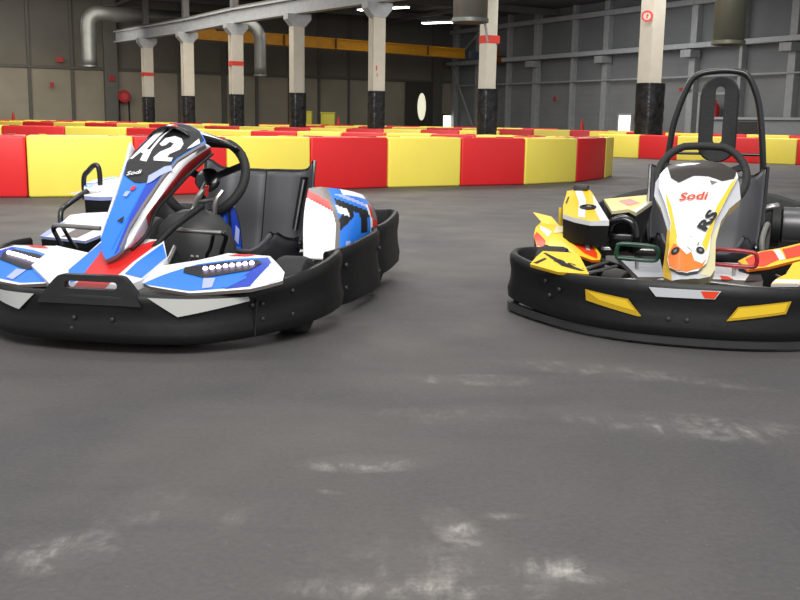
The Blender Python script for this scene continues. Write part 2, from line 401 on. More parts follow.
def ringpts(c, r, tilt, n=40, flat=.0):
    th = R(tilt); pts = []
    for i in range(n):
        a = 2*math.pi*i/n; u = r*math.cos(a); v = r*math.sin(a)
        if v > r*(1-flat): v = r*(1-flat)+(v-r*(1-flat))*.25
        pts.append(Vector((c[0]+u, c[1]+v*math.cos(th), c[2]+v*math.sin(th))))
    return pts
def steering(parent, c, r, tilt, foot, colm, rt=.0155):
    o = tube('steering_wheel', ringpts(c, r, tilt, flat=.12), rt, foam_m, parent, seg=12, closed=True)
    bm = bmesh.new(); th = R(tilt); ax = Vector((0, math.cos(th), math.sin(th)))
    cc = Vector(c)-Vector((0, -math.sin(th), math.cos(th)))*.03
    for a in (20, 160, 270):
        e = Vector(c)+Vector((1, 0, 0))*r*math.cos(R(a))+ax*r*math.sin(R(a))
        pr = (cc+e)/2; d = (e-cc)
        add_box(bm, pr, (d.length, .028, .008), bevel=.002)
        # orient the last box
    bm.free(); bm = bmesh.new()
    for a in (20, 160, 270):
        e = Vector(c)+Vector((1, 0, 0))*r*.97*math.cos(R(a))+ax*r*.97*math.sin(R(a))
        d = (e-cc).normalized(); wv = d.cross(Vector((0, -math.sin(th), math.cos(th)))).normalized()*.014
        up = Vector((0, -math.sin(th), math.cos(th)))*.004
        q = [bm.verts.new(p) for p in (cc-wv-up, e-wv-up, e+wv-up, cc+wv-up, cc-wv+up, e-wv+up, e+wv+up, cc+wv+up)]
        for f in ((3, 2, 1, 0), (4, 5, 6, 7), (0, 1, 5, 4), (1, 2, 6, 5), (2, 3, 7, 6), (3, 0, 4, 7)): bm.faces.new([q[k] for k in f])
    obj('spoke', bm, black_gl, o, smooth=False)
    bm = bmesh.new(); add_lathe(bm, [(.05, -.012), (.05, .01), (.04, .018), (.001, .018)], axisM(cc, (0, -math.sin(th), math.cos(th))), 24)
    obj('hub', bm, black_gl, o)
    tube('steering_column', [cc, foot], .011, colm, parent)
    return o
def side_bumper(parent, sx, pts, ins=None):
    path = [(p.x, p.y, p.z, .045) for p in catmull(pts, 8)]
    if sx < 0: path = [(-x, y, t, b) for x, y, t, b in path][::-1]
    o = sweep('side_bumper', path, PROF, black_pl, parent)
    bm = bmesh.new()
    for i, f in ((6, .3), (6, .7), (len(path)-8, .3), (len(path)-8, .7)):
        p = path[i]; add_lathe(bm, [(.009, -.004), (.009, .004), (.006, .007), (.001, .007)], axisM((p[0], p[1], p[3]+f*(p[2]-p[3])), (sx, -.1, 0)), 10)
    obj('bolt', bm, dgrey, o)
    return o
def chassis(parent, fm):
    bm = bmesh.new()
    for sx in (-1, 1):
        add_tube(bm, [(sx*.10, .12, .075), (sx*.26, .2, .075), (sx*.30, .45, .075), (sx*.33, .8, .075), (sx*.30, 1.2, .075), (sx*.30, 1.75, .11)], .016, seg=8, smooth=5)
        add_tube(bm, [(sx*.28, .45, .09), (sx*.48, .46, .135)], .014, seg=8)
        add_tube(bm, [(sx*.30, .75, .075), (sx*.53, .85, .13), (sx*.53, 1.3, .13), (sx*.30, 1.35, .075)], .012, seg=8, smooth=4)
    for y in (.45, .9, 1.35, 1.7): add_tube(bm, [(-.3, y, .08), (.3, y, .08)], .015, seg=8)
    obj('chassis_frame', bm, fm, parent)
    bm = bmesh.new(); add_box(bm, (0, .62, .052), (.56, .95, .008), bevel=.002)
    obj('floor_tray', bm, dgrey, parent, smooth=False)
    tube('rear_axle', [(-.52, 1.5, .142), (.52, 1.5, .142)], .02, steel, parent)
def rear_bumper(parent, pts):
    path = full_path(pts)[::-1]
    return sweep('rear_bumper', path, PROF, black_pl, parent)
def poly_block(name, top, zb, S, m, parent, inset=0):
    """dark body under a painted top: walls dropped from the outline to height zb"""
    t = [S(u, v)[0]-S(u, v)[1]*.004 for u, v in top]; n = len(t)
    cx = sum(p.x for p in t)/n; cy = sum(p.y for p in t)/n
    b = [Vector((cx+(p.x-cx)*(1-inset), cy+(p.y-cy)*(1-inset), zb)) for p in t]
    faces = [list(range(n)), [n+i for i in range(n)][::-1]]+[[i, n+i, n+(i+1) % n, (i+1) % n] for i in range(n)]
    bm = bmesh.new(); me = bpy.data.meshes.new('t'); me.from_pydata([tuple(p) for p in t+b], [], faces); bm.from_mesh(me); bpy.data.meshes.remove(me)
    return obj(name, bm, m, parent, angle=30)
def mirr(S):
    def T(u, v):
        p, n = S(-u, v); return Vector((-p.x, p.y, p.z)), Vector((-n.x, n.y, n.z))
    return T
def both(name, S, outline, base, parent, layers=(), **kw):
    """the same part on both flanks, each a mesh of its own"""
    a = piece(name, S, outline, base, parent, layers, **kw)
    kw.pop('texts', None)
    b = piece(name, mirr(S), flip(outline), base, parent, [(flip(p), m) for p, m in layers], **kw)
    return a, b
def circle(cx, cy, r, n=16, ry=None): return [(cx+r*math.cos(2*math.pi*i/n), cy+(ry or r)*math.sin(2*math.pi*i/n)) for i in range(n)]

def kart_yellow():
    k = empty('go_kart', (.957, 3.2748, 0), -.3123)
    half = [(0, .04, .222, .035), (.19, .058, .222, .035), (.36, .125, .216, .035), (.5, .235, .214, .04), (.62, .36, .225, .05), (.70, .47, .238, .055), (.712, .58, .245, .055), (.65, .67, .245, .055), (.55, .70, .24, .06)]
    path = full_path(half); fb = sweep('front_bumper', path, PROF, black_pl, k)
    S = bump_surface(path)
    lip = [(x*1.0, y+.012, .04, .012) for x, y, t, b in path[12:-12]]
    sweep('bumper_skirt', lip, [(-.02, 0), (.004, 0), (.004, 1), (-.02, 1)], dgrey, fb)
    i1 = piece('bumper_insert', S, [(-.353,.171),(-.199,.157),(-.150,.102),(-.162,.100),(-.348,.132)], P('dyellow'), fb, thick=.004, maxlen=.02, rim=black_in, layers=[([(-.345,.165),(-.205,.152),(-.172,.118),(-.30,.14)], P('yellow'))])
    tag(i1, 'yellow bumper insert left of the centre')
    i2 = piece('bumper_insert', S, [(.126,.106),(.160,.156),(.326,.178),(.312,.135)], P('dyellow'), fb, thick=.004, maxlen=.02, rim=black_in, layers=[([(.14,.116),(.163,.151),(.315,.172),(.306,.142)], P('yellow'))])
    i3 = piece('bumper_insert', S, [(-.131,.204),(-.106,.174),(.085,.178),(.103,.206)], P('softgrey'), fb, thick=.004, maxlen=.02, rim=P('white'), layers=[([(.052,.180),(.038,.203),(.098,.204),(.083,.180)], P('rorange'))])
    tag(i3, 'white and red strip in the middle of the bumper')
    bm = bmesh.new()
    for (u, v) in ((-.52,.17),(-.5,.12),(-.46,.15),(-.06,.1),(.0,.1),(.5,.17),(.5,.12)):
        p, n = S(u, v); add_lathe(bm, [(.008, -.003), (.008, .002), (.005, .004), (.001, .004)], axisM(p-n*.004, n), 10)
    obj('bolt', bm, dgrey, fb)
    chassis(k, frame_m)
    for sx in (-1, 1):
        wheel(k, sx*.535, .485, .135, .12, sx, steel)
        wheel(k, sx*.545, 1.5, .14, .19, sx, steel)
        side_bumper(k, sx, [(.585, .72, .23), (.645, .84, .24), (.655, 1.1, .26), (.61, 1.36, .27)])
    rear_bumper(k, [(0, 2.03, .425, .06), (.3, 2.03, .415, .06), (.5, 1.98, .36, .06), (.61, 1.85, .31, .06), (.635, 1.65, .29, .06), (.60, 1.42, .28, .06)])
    # nose tray
    Q = slope(.4, .17, 4)
    piece('nose_tray', Q, D['RT_l'], P('softgrey'), k, thick=.02, rim=P('grey'))
    t2 = piece('nose_tray', Q, [D['RT_r'][0], D['RT_tri'][0], D['RT_tri'][1], D['RT_r'][3]], P('white'), k, thick=.02, rim=P('grey'),
        layers=[(D['RT_tri'], dgrey), (D['RT_red1'], P('rorange')), (D['RT_red2'], P('rorange')), ([(.2,.40),(.23,.42),(.222,.32),(.205,.33)], P('rorange'))])
    tag(t2, 'white nose tray half with red flashes')
    bm = bmesh.new(); add_box(bm, (0, .45, .10), (.40, .62, .09), bevel=.02); obj('nose_box', bm, black_pl, k)
    # pedals
    for nm, cx, y, m in (('brake_pedal', -.22, .60, mat('green_tube', (20,72,50), .35, coat=.4)), ('accelerator_pedal', .145, .58, mat('red_tube', (165,28,40), .3, coat=.5))):
        w = .078; o = tube(nm, [(cx-w, y, .23), (cx-w, y, .268), (cx-w+.02, y, .282), (cx+w-.02, y, .278), (cx+w, y, .262), (cx+w, y, .235), (cx+w-.02, y, .222), (cx-w+.02, y, .225)], .0085, m, k, closed=True, smooth=4, seg=10)
        tube('pedal_lever', [(cx, y, .222), (cx, y+.03, .08)], .007, steel, o)
    # front fairing
    def cen(v):
        if v <= .47: return Vector((0, .13+v*math.cos(R(48)), .235+v*math.sin(R(48)))), R(48)
        w = v-.47; a = R(48-min(w/.10, 1)*30)
        return Vector((0, .13+.47*math.cos(R(48))+w*math.cos(R(38)), .235+.47*math.sin(R(48))+w*math.sin(R(38)))), a
    def F(u, v, d=0):
        c, a = cen(v); n = Vector((u*1.2, -math.sin(a), math.cos(a))).normalized()
        ww = .06+.08*min(1, max(0, v-.1)/.35)
        c = c+Vector((u, 0, 0))+Vector((0, -math.sin(a), math.cos(a)))*(.012-.022*(u/ww)**2-d)
        return c, n
    ff = piece('front_fairing', lambda u, v: F(u, v), D['RP_face'], P('white'), k, thick=.018, rim=black_gl, maxlen=.018, layers=[
        (D['RP_yelL'], P('yellow')), (D['RP_yelR'], P('yellow')), (D['RP_orange2'], P('yellow')), (D['RP_orange'], P('orange')), (D['RP_tri'], P('grey')),
        (D['RP_dark'], P('chrome')), ([(-.119,.492),(-.073,.506),(.003,.513),(.072,.505),(.127,.476),(.12,.44),(.08,.42),(.03,.435),(-.02,.435),(-.07,.405),(-.10,.43)], P('chrome')),
        ([(-.09,.49),(-.05,.497),(.0,.495),(-.02,.487),(-.07,.483)], P('white')),  # white sliver: highlight painted on the dark dome
        (circle(-.059,.109,.0145), P('black')), (circle(.025,.106,.0145), P('black')), (circle(-.059,.109,.006), grey_pl), (circle(.025,.106,.006), grey_pl),
        ([(-.022,.12),(-.012,.15),(.004,.165),(.0,.14),(.01,.12),(.0,.098)], P('white')), ([(.012,.125),(.018,.14),(.02,.142),(.017,.122)], P('grey')), ([(-.014,.158),(-.008,.162),(-.008,.156)], P('grey'))],
        texts=[(text_tris('Sodi', (-.064,.318), (.030,.326), .034, .3, .02), P('rorange')),
               (text_tris('RS', (.038,.186), (.076,.272), .036, 0, .045), P('black'))])
    bk = piece('fairing_surround', lambda u, v: (F(u, v, .02)), D['RP_back'], P('softgrey'), ff, thick=.05, rim=P('cream'), maxlen=.02, layers=[
        ([D['RP_back'][i] for i in (1,2,3,4,5)]+[(-.08,.2),(-.07,.05)], P('dyellow')), ([(.085,.263),(.073,.176),(.078,.066),(.064,.028),(.03,.02),(.05,.1),(.06,.2)], P('cream'))])
    bm = bmesh.new(); add_tube(bm, [(-.075, .16, .20), (-.06, .155, .185), (0, .15, .18), (.05, .155, .185), (.07, .16, .20)], .02, seg=8, smooth=4); obj('fairing_foot', bm, black_pl, ff)
    tube('fairing_stay', [(.09, .16, .20), (.12, .3, .12)], .006, steel, ff)
    steering(k, (-.002, .80, .545), .172, 50, (0, .42, .12), steel)
    # front wings beside the nose
    W = slope(.15, .2, 22)
    wl = piece('front_wing', W, D['RW_out'], P('yellow'), k, thick=.012, rim=P('dyellow'), layers=[(D['RW_line'], P('black')), (D['RW_line2'], P('black'))], texts=[(text_tris('RS', (-.495,.118), (-.418,.078), .022, .2, .02), P('black'))])
    wr = piece('front_wing', W, D['RV_out'], P('yellow'), k, thick=.012, rim=P('white'), layers=[(D['RV_w'], P('white')), (flip(D['RW_line']), P('black'))])
    for sx in (-1, 1):
        tube('wing_stay', [(sx*.36, .2, .215), (sx*.30, .62, .19)], .006, steel, k)
        tube('wing_stay', [(sx*.38, .22, .225), (sx*.34, .66, .2)], .006, steel, k)
        tube('tie_rod', [(sx*.05, .47, .17), (sx*.47, .58, .13)], .008, steel, k)
    # side pods
    S2 = slope(.78, .21, 25, lambda u, v: .02*math.sin(max(0, min(1, v/.24))*math.pi))
    L2 = [(D['RPd_red'], P('rorange')), (D['RPd_red2'], P('rorange')), (D['RPd_white'], P('white')), (D['RPd_w2'], P('white')), ([(-.6,.2),(-.55,.19),(-.56,.13),(-.6,.12)], P('cream'))]
    a = piece('side_pod', S2, D['RPd_out'], P('yellow'), k, L2, thick=.012, rim=P('orange'))
    S2b = slope(.62, .20, 22, lambda u, v: .012*math.sin(max(0, min(1, v/.2))*math.pi))
    b = piece('side_pod', S2b, D['RQ_out'], P('yellow'), k, [(D['RQ_red'], P('rorange')), (D['RQ_red2'], P('rorange')), (D['RQ_w'], P('white'))], thick=.012, rim=P('orange'))
    for sx, pr, out in ((-1, a, D['RPd_out']), (1, b, D['RQ_out'])):
        SS = S2 if sx < 0 else S2b
        poly_block('pod_underside', out, .10, lambda u, v, SS=SS: (SS(u, v)[0]-SS(u, v)[1]*.012, SS(u, v)[1]), black_pl, pr, .12)
        bm = bmesh.new()
        q = [(sx*.66, 1.0, .30), (sx*.723, 1.05, .352), (sx*.64, 1.06, .335), (sx*.60, 1.03, .30)]
        vs = [bm.verts.new(p) for p in q]+[bm.verts.new((p[0], p[1]+.012, p[2]-.006)) for p in q]
        for f in ((0,1,2,3),(7,6,5,4),(0,4,5,1),(1,5,6,2),(2,6,7,3),(3,7,4,0)): bm.faces.new([vs[i] for i in f])
        q = [(sx*.600, 1.02, .295), (sx*.612, 1.08, .375), (sx*.602, 1.09, .375), (sx*.588, 1.04, .295)]
        vs = [bm.verts.new(p) for p in q]+[bm.verts.new((p[0], p[1]+.012, p[2]-.002)) for p in q]
        for f in ((0,1,2,3),(7,6,5,4),(0,4,5,1),(1,5,6,2),(2,6,7,3),(3,7,4,0)): bm.faces.new([vs[i] for i in f])
        if sx < 0: obj('pod_fin', bm, P('yellow'), pr, smooth=False)
        else: bm.free()
    # engine cover with its round filler on the kart's right
    S3 = slope(.8, .36, 10, lambda u, v: .0)
    ec = piece('engine_cover', S3, D['RE_top'], P('yellow'), k, thick=.02, rim=P('white'), layers=[(D['RE_white'], P('white')), (D['RE_white2'], P('white')), ([(-.575,.22),(-.568,.22),(-.575,.34),(-.582,.34)], P('black'))])
    poly_block('cover_body', D['RE_top'], .25, lambda u, v: (S3(u, v)[0]-S3(u, v)[1]*.018, S3(u, v)[1]), black_pl, ec, .06)
    p, n = S3(-.468, .165); bm = bmesh.new()
    add_lathe(bm, [(.036, -.005), (.036, .006), (.029, .009), (.026, .002), (.001, .002)], axisM(p, n), 28); fc = obj('filler_ring', bm, black_in, ec)
    bm = bmesh.new(); add_lathe(bm, [(.012, .0), (.012, .008), (.001, .010)], axisM(p+Vector((.004, 0, 0)), n), 12); obj('filler_cap', bm, steel, fc)
    p, n = S3(-.545, .485); bm = bmesh.new(); add_box(bm, p+Vector((0, .0, .012)), (.07, .05, .028), bevel=.01); obj('cover_latch', bm, dgrey, ec)
    S4 = slope(.9, .38, 4)
    tp = piece('tank_panel', S4, D['R2_top'], P('yellow'), k, thick=.014, rim=P('cream'), layers=[(D['R2_red'], P('rorange')), ([(-.259,.004),(-.219,.343),(-.24,.34),(-.28,.05)], P('softgrey'))])
    poly_block('tank_body', D['R2_top'], .20, lambda u, v: (S4(u, v)[0]-S4(u, v)[1]*.013, S4(u, v)[1]), black_pl, tp, .2)
    bm = bmesh.new(); add_tube(bm, [(-.365, .90, .28), (-.35, .89, .335), (-.31, .885, .352), (-.27, .88, .335), (-.255, .88, .28)], .02, seg=10, smooth=4)
    add_box(bm, (-.31, .86, .27), (.10, .03, .05), bevel=.01); obj('air_intake', bm, black_gl, tp)
    st = seat(k, .012, black_gl, .52, .245, 1.36)
    # side hoops of the seat, roll bar and headrest
    bm = bmesh.new()
    for sx, x in ((-1, -.262), (1, .262)):
        add_tube(bm, [(x, 1.10, .20), (x-.005*sx, 1.12, .27), (x+.012*sx, 1.18, .33), (x+.02*sx, 1.25, .30), (x+.018*sx, 1.28, .20)], .012, seg=8, smooth=5)
    obj('seat_bracket', bm, seat_e, k)
    bar = [(-.235, 1.46, .20), (-.225, 1.46, .45), (-.178, 1.455, .585), (-.155, 1.45, .76), (-.105, 1.45, .92), (-.062, 1.45, .974), (.02, 1.45, .992), (.10, 1.45, .990), (.152, 1.45, .970), (.190, 1.45, .90), (.216, 1.45, .81), (.240, 1.45, .64), (.255, 1.46, .45), (.26, 1.46, .20)]
    rb = tube('roll_bar', bar, .0145, frame_m, k, smooth=6, seg=12)
    tube('cross_bar', [(-.17, 1.45, .62), (.24, 1.45, .62)], .007, frame_m, rb)
    tube('rear_stay', [(-.2, 1.46, .53), (-.24, 1.75, .30), (-.25, 1.9, .25)], .012, frame_m, rb, smooth=5)
    tube('rear_stay', [(.245, 1.46, .53), (.25, 1.75, .30), (.25, 1.9, .25)], .012, frame_m, rb, smooth=5)
    bm = bmesh.new()
    cx = .040; o1 = []
    def pill(w, z0, z1, dx=0):
        pts = []
        for i in range(13):
            a = math.pi*i/12; pts.append((cx+dx+w*math.cos(a), z1-w+w*math.sin(a)))
        for i in range(13):
            a = math.pi+math.pi*i/12; pts.append((cx+dx+w*math.cos(a), z0+w+w*math.sin(a)*.9))
        return pts
    O = pill(.083, .575, .968); I = pill(.019, .665, .922)
    for y0, y1 in ((1.40, 1.435),):
        vo = [[bm.verts.new((x, y, z)) for x, z in O] for y in (y0, y1)]
        vi = [[bm.verts.new((x, y, z)) for x, z in I] for y in (y0, y1)]
        n = len(O)
        vb = [bm.verts.new((cx+(x-cx)*.9, y0-.01, .77+(z-.77)*.975)) for x, z in O]
        for i in range(n):
            j = (i+1) % n
            bm.faces.new((vo[0][i], vo[1][i], vo[1][j], vo[0][j])); bm.faces.new((vi[0][j], vi[1][j], vi[1][i], vi[0][i]))
            bm.faces.new((vo[0][i], vo[0][j], vb[j], vb[i])); bm.faces.new((vb[i], vb[j], vi[0][j], vi[0][i])); bm.faces.new((vo[1][j], vo[1][i], vi[1][i], vi[1][j]))
    hr = obj('headrest', bm, mat('pad_foam', (38,38,39), .75, bump=.2, bscale=70), k, angle=60)
    tube('headrest_mount', [(.04, 1.44, .58), (.04, 1.44, .3)], .02, black_pl, hr)
    # silencer beyond the seat
    bm = bmesh.new(); add_lathe(bm, [(.05, 0), (.083, .012), (.085, .02), (.085, .36), (.07, .385), (.001, .385)], axisM((.34, 1.52, .300), (1, 0, 0)), 32)
    ex = obj('exhaust_silencer', bm, mat('heat_grey', (96,95,97), .35, metal=.5), k)
    bm = bmesh.new(); add_lathe(bm, [(.05, 0), (.10, .004), (.10, .04), (.05, .045)], axisM((.30, 1.5, .30), (1, 0, 0)), 28); obj('silencer_collar', bm, black_in, ex)
    tube('silencer_bracket', [(.25, 1.46, .37), (.30, 1.46, .385), (.325, 1.47, .39)], .018, steel, ex, smooth=4)
    tag(k, 'white, yellow and orange go-kart with tall roll bar and slotted headrest', 'go-kart')
    return k

def kart_blue():
    k = empty('go_kart', (-.98, 3.10, 0), -R(10.5))
    half = [(0, .01, .196, .035), (.17, .02, .196, .035), (.33, .065, .190, .035), (.47, .18, .202, .04), (.58, .34, .228, .05), (.64, .48, .252, .06), (.658, .61, .270, .065), (.645, .72, .272, .065)]
    path = full_path(half); fb = sweep('front_bumper', path, PROF, black_pl, k); S = bump_surface(path)
    bm = bmesh.new()
    O = [(-.185,.160),(-.160,.203),(-.135,.232),(-.120,.246),(-.105,.250),(.085,.250),(.102,.246),(.118,.232),(.145,.203),(.17,.160)]
    I = [(-.085+.012*math.cos(a), .2185+.012*math.sin(a)) for a in [math.pi*(.5+q/8) for q in range(9)]]+[(.072+.012*math.cos(a), .2185+.012*math.sin(a)) for a in [math.pi*(1.5+q/8) for q in range(9)]]
    def ys(z): return .006+max(0, z-.15)*.25
    res = []
    for y0 in (0, .03):
        vo = [bm.verts.new((x, ys(z)+y0, z)) for x, z in O]; vi = [bm.verts.new((x, ys(z)+y0, z)) for x, z in I]; res.append((vo, vi))
        es = [bm.edges.new((l[i], l[(i+1) % len(l)])) for l in (vo, vi) for i in range(len(l))]
        bmesh.ops.triangle_fill(bm, use_beauty=True, use_dissolve=False, edges=es)
    for q in (0, 1):
        A_, B_ = res[0][q], res[1][q]
        for i in range(len(A_)): bm.faces.new((A_[i], A_[(i+1) % len(A_)], B_[(i+1) % len(A_)], B_[i]))
    obj('bumper_handle', bm, black_pl, fb, angle=30)
    i1 = piece('bumper_insert', S, [(.187,.188),(.464,.180),(.467,.166),(.277,.128)], P('silver'), fb, thick=.004, maxlen=.02, rim=grey_pl)
    i2 = piece('bumper_insert', S, [(-.464,.180),(-.202,.183),(-.266,.127),(-.467,.166)], P('silver'), fb, thick=.004, maxlen=.02, rim=grey_pl)
    bm = bmesh.new()
    for (u, v) in ((-.06,.115),(.07,.115),(-.07,.08),(.50,.15),(.50,.10),(.475,.15),(-.50,.15),(-.50,.10),(.57,.18),(.57,.1)):
        p, n = S(u, v); add_lathe(bm, [(.007, -.003), (.007, .002), (.005, .004), (.001, .004)], axisM(p-n*.004, n), 10)
    obj('bolt', bm, dgrey, fb)
    bm = bmesh.new(); p0 = S(.485, .17)[0]; p1 = S(.478, .05)[0]; add_tube(bm, [p0, p1], .004, seg=6); obj('bumper_joint', bm, black_in, fb)
    chassis(k, frame_m)
    for sx in (-1, 1):
        wheel(k, sx*.525, .485, .136, .115, sx, steel)
        wheel(k, sx*.53, 1.56, .14, .17, sx, steel)
        side_bumper(k, sx, [(.59, .74, .258), (.642, .86, .268), (.665, 1.03, .280), (.675, 1.22, .288), (.65, 1.36, .290)])
    rear_bumper(k, [(0, 2.0, .30, .07), (.3, 2.0, .31, .07), (.53, 1.98, .315, .07), (.63, 1.90, .322, .07), (.655, 1.72, .31, .07), (.655, 1.50, .295, .07), (.63, 1.34, .29, .07)])
    # nose cover between the wings
    N = slope(.085, .212, 22)
    piece('nose_cover', N, [(-.30,.10),(-.28,.24),(-.14,.20),(-.13,.30),(-.06,.31),(.09,.31),(.15,.19),(.12,.04),(.06,-.035),(-.15,-.035),(-.22,.03)], P('white'), k, thick=.03, rim=P('white'), layers=[
        ([(-.155,.08),(-.125,.28),(-.10,.28),(-.085,.02),(-.11,.0)], P('blue')),
        ([(-.085,-.03),(-.10,.29),(-.05,.305),(-.025,.22),(.06,.30),(.085,.29),(.045,.15),(.03,.06),(.022,-.03)], P('red')),
        ([(-.095,.245),(-.098,.265),(-.06,.265),(-.058,.245)], P('white')),
        ([(.05,.07),(.06,.15),(.10,.28),(.148,.19),(.118,.05)], P('blue'))])
    bm = bmesh.new(); add_box(bm, (0, .42, .11), (.44, .60, .10), bevel=.02); obj('nose_box', bm, black_pl, k)
    # fairing
    def cen(v):
        if v <= .66: return Vector((0, .16+v*math.cos(R(42)), .26+v*math.sin(R(42)))), R(42)
        w = v-.66
        return Vector((0, .16+.66*math.cos(R(42))+w*math.cos(R(30)), .26+.66*math.sin(R(42))+w*math.sin(R(30)))), R(42)-min(w/.06, 1)*R(20)
    def F(u, v):
        c, a = cen(v); n = Vector((0, -math.sin(a), math.cos(a)))
        return c+Vector((u, 0, 0))-n*.10*max(0, abs(u+.02)-.07)**1.6, n
    two = D['LP_twoO']
    ff = piece('front_fairing', F, D['LP_face'], P('blue'), k, thick=.016, rim=P('grey'), maxlen=.02, layers=[
        (D['LP_blueD'], P('dblue')), ([(-.018,.39),(.0,.395),(-.012,.25),(-.025,.07),(-.028,.08),(-.02,.25)], P('blue')), (D['LP_grey'], P('grey')), (D['LP_blk'], P('black')),
        (D['LP_num1'], P('white')), (D['LP_num1hole'], P('black')), ([(p[0]-.004, p[1]-.012) if p[1] < .46 else (p[0], p[1]-.030) for p in D['LP_swirl']], P('lav')), (two, P('white')),
        ([(-.05,.345),(-.045,.365),(-.03,.365),(-.036,.342)], P('red')), ([(-.066,.315),(-.062,.338),(-.045,.338),(-.05,.313)], P('lav')), (D['LP_tri'], P('black')),
        ([(.0,.682),(.02,.69),(.035,.67),(.01,.665)], P('red')),
        ([(.131,.612),(.142,.588),(.118,.565),(.10,.556),(.118,.59)], P('white'))],
        texts=[(text_tris('Sodi', (-.085,.412), (-.035,.424), .020, .3, .02), P('white'))])
    for sx in (1, -1):
        e, m, b = [[Vector(p) for p in D[q]] for q in ('LF_e', 'LF_m', 'LF_b')]
        if sx < 0:
            e = []
            for p, u in zip(D['LF_e'], (-.135,-.128,-.12,-.112,-.100,-.095,-.06)): e.append(Vector((u, p[1], p[2])))
            m = [Vector((p.x-.01, p.y+.05, p.z-.03)) for p in e]; b = [Vector((p.x-.005, p.y+.09, p.z-.055)) for p in e]
        if sx > 0:
            m = [p.lerp(q, .55)+Vector((.012, .004, .004)) for p, q in zip(e, m)]; b = [p.lerp(q, .60)+Vector((.014, .006, 0)) for p, q in zip(e, b)]
        e2 = [Vector((p.x, p.y+.006, p.z-.006)) for p in e]
        g = catmull(e2, 4), catmull(m, 4), catmull(b, 4); n = len(g[0])
        verts = [p for r in g for p in r]
        faces = [(r*n+i, r*n+i+1, (r+1)*n+i+1, (r+1)*n+i) for r in range(2) for i in range(n-1)]
        idx = [0]*(n-1)+[1 if i < (n-1)*.78 else 0 for i in range(n-1)]
        o = raw('fairing_flank', verts, faces, [P('white'), P('red')], idx, ff, True, 60)
        md = o.modifiers.new('thick', 'SOLIDIFY'); md.thickness = .008; md.offset = 0
        if sx > 0: tube('fairing_gasket', [p+Vector((.002, .012, -.008)) for p in g[2]], .007, black_pl, o, seg=6)
    # black hood from the number plate back to the wheel
    bm = bmesh.new(); rows = []
    for t in range(7):
        f = t/6; y = .62+.42*f; z = .716-.012*f-.050*f*f; row = []
        for j in range(9):
            u = -1+2*j/8; x = .012+.035*f+u*(.088+.025*f)
            row.append(bm.verts.new((x, y, z-.045*abs(u)**2.4)))
        rows.append(row)
    for a, b in zip(rows, rows[1:]):
        for j in range(8): bm.faces.new((a[j], a[j+1], b[j+1], b[j]))
    hd = obj('fairing_hood', bm, black_gl, ff, angle=60); md = hd.modifiers.new('t', 'SOLIDIFY'); md.thickness = .008
    steering(k, (.018, .95, .515), .168, 60, (0, .5, .14), steel, .019)
    # black tank dome, shield and levers between wheel and nose
    bm = bmesh.new()
    add_lathe(bm, [(.001, .26), (.05, .255), (.10, .235), (.14, .19), (.16, .12), (.165, .0)], Matrix.Translation((.04, .78, .14)) @ Matrix.Diagonal((1.0, .8, 1, 1)), 28)
    dm = obj('fuel_tank', bm, dgrey, k)
    bm = bmesh.new()
    for x in (.03, .11): add_tube(bm, [(x, .80, .35), (x+.01, .80, .43), (x+.03, .82, .47)], .010, seg=8, smooth=4)
    add_tube(bm, [(.03, .81, .42), (.12, .81, .44)], .008, seg=8); obj('column_bracket', bm, steel, k)
    bm = bmesh.new(); add_tube(bm, [(.08, .80, .45), (.085, .80, .49)], .008, seg=8); obj('kill_switch', bm, P('red'), k)
    tube('panel_stay', [(.06, .30, .28), (.10, .42, .36), (.15, .58, .43)], .012, black_pl, k, smooth=5)
    V = slope(.86, .20, 90)
    def SV(u, v): return Vector((u, .9+.12*(u-.1), .2+v)), Vector((.1, -1, 0)).normalized()
    sh = piece('tank_shield', SV, [(.06,.01),(.075,.15),(.13,.21),(.155,.20),(.175,.12),(.185,.01)], P('dblue'), k, thick=.015, rim=black_pl, layers=[
        ([(.135,.02),(.13,.19),(.14,.195),(.148,.02)], P('black')), ([(.155,.07),(.16,.13),(.175,.11),(.17,.05)], P('lav')), ([(.08,.04),(.085,.13),(.12,.17),(.125,.08)], P('blue')), ([(.15,.02),(.15,.05),(.18,.04),(.18,.015)], P('blue'))])
    for nm, c, d in (('accelerator_pedal', .155, 1), ('brake_pedal', -.30, -1)):
        w = .10 if d > 0 else .09
        o = tube(nm, [(c-w, .5, .350), (c+w, .5, .344)], .0085, steel if d > 0 else grey_pl, k)
        bm = bmesh.new()
        add_tube(bm, [(c+d*w, .5, .345), (c+d*(w+.012), .51, .33), (c+d*(w-.01), .52, .27), (c+d*(w-.04), .53, .14)], .009, seg=8, smooth=4)
        add_tube(bm, [(c+d*(w-.03), .5, .345), (c+d*(w-.05), .52, .29), (c+d*(w-.07), .53, .25), (c+d*(w-.035), .53, .20)], .007, seg=8, smooth=4)
        obj('pedal_lever', bm, black_gl, o)
    for x in (.12, .14):
        tube('brake_rod', [(x, .55, .25), (x-.04, .62, .15)], .006, steel, k)
    # LED wings
    W = slope(.1, .2, 18, lambda u, v: .010*math.sin(max(0, min(1, v/.28))*math.pi))
    lay = [(D['LW_blue'], P('blue')), (D['LW_white'], P('white')), (D['LW_dkblue'], P('dblue')), (D['LW_end'], P('white')),
           ([(.39,.03),(.45,.11),(.455,.09),(.41,.028)], P('blue')), ([(.33,.262),(.36,.282),(.43,.285),(.40,.268)], P('red')), (D['LW_hl'], P('lav')), (D['LW_house'], P('black'))]
    a, b = both('front_wing', W, D['LW_out'], P('white'), k, lay, thick=.012, rim=P('grey'))
    led = mat('led_white', (236,215,255), .3, emit=5)
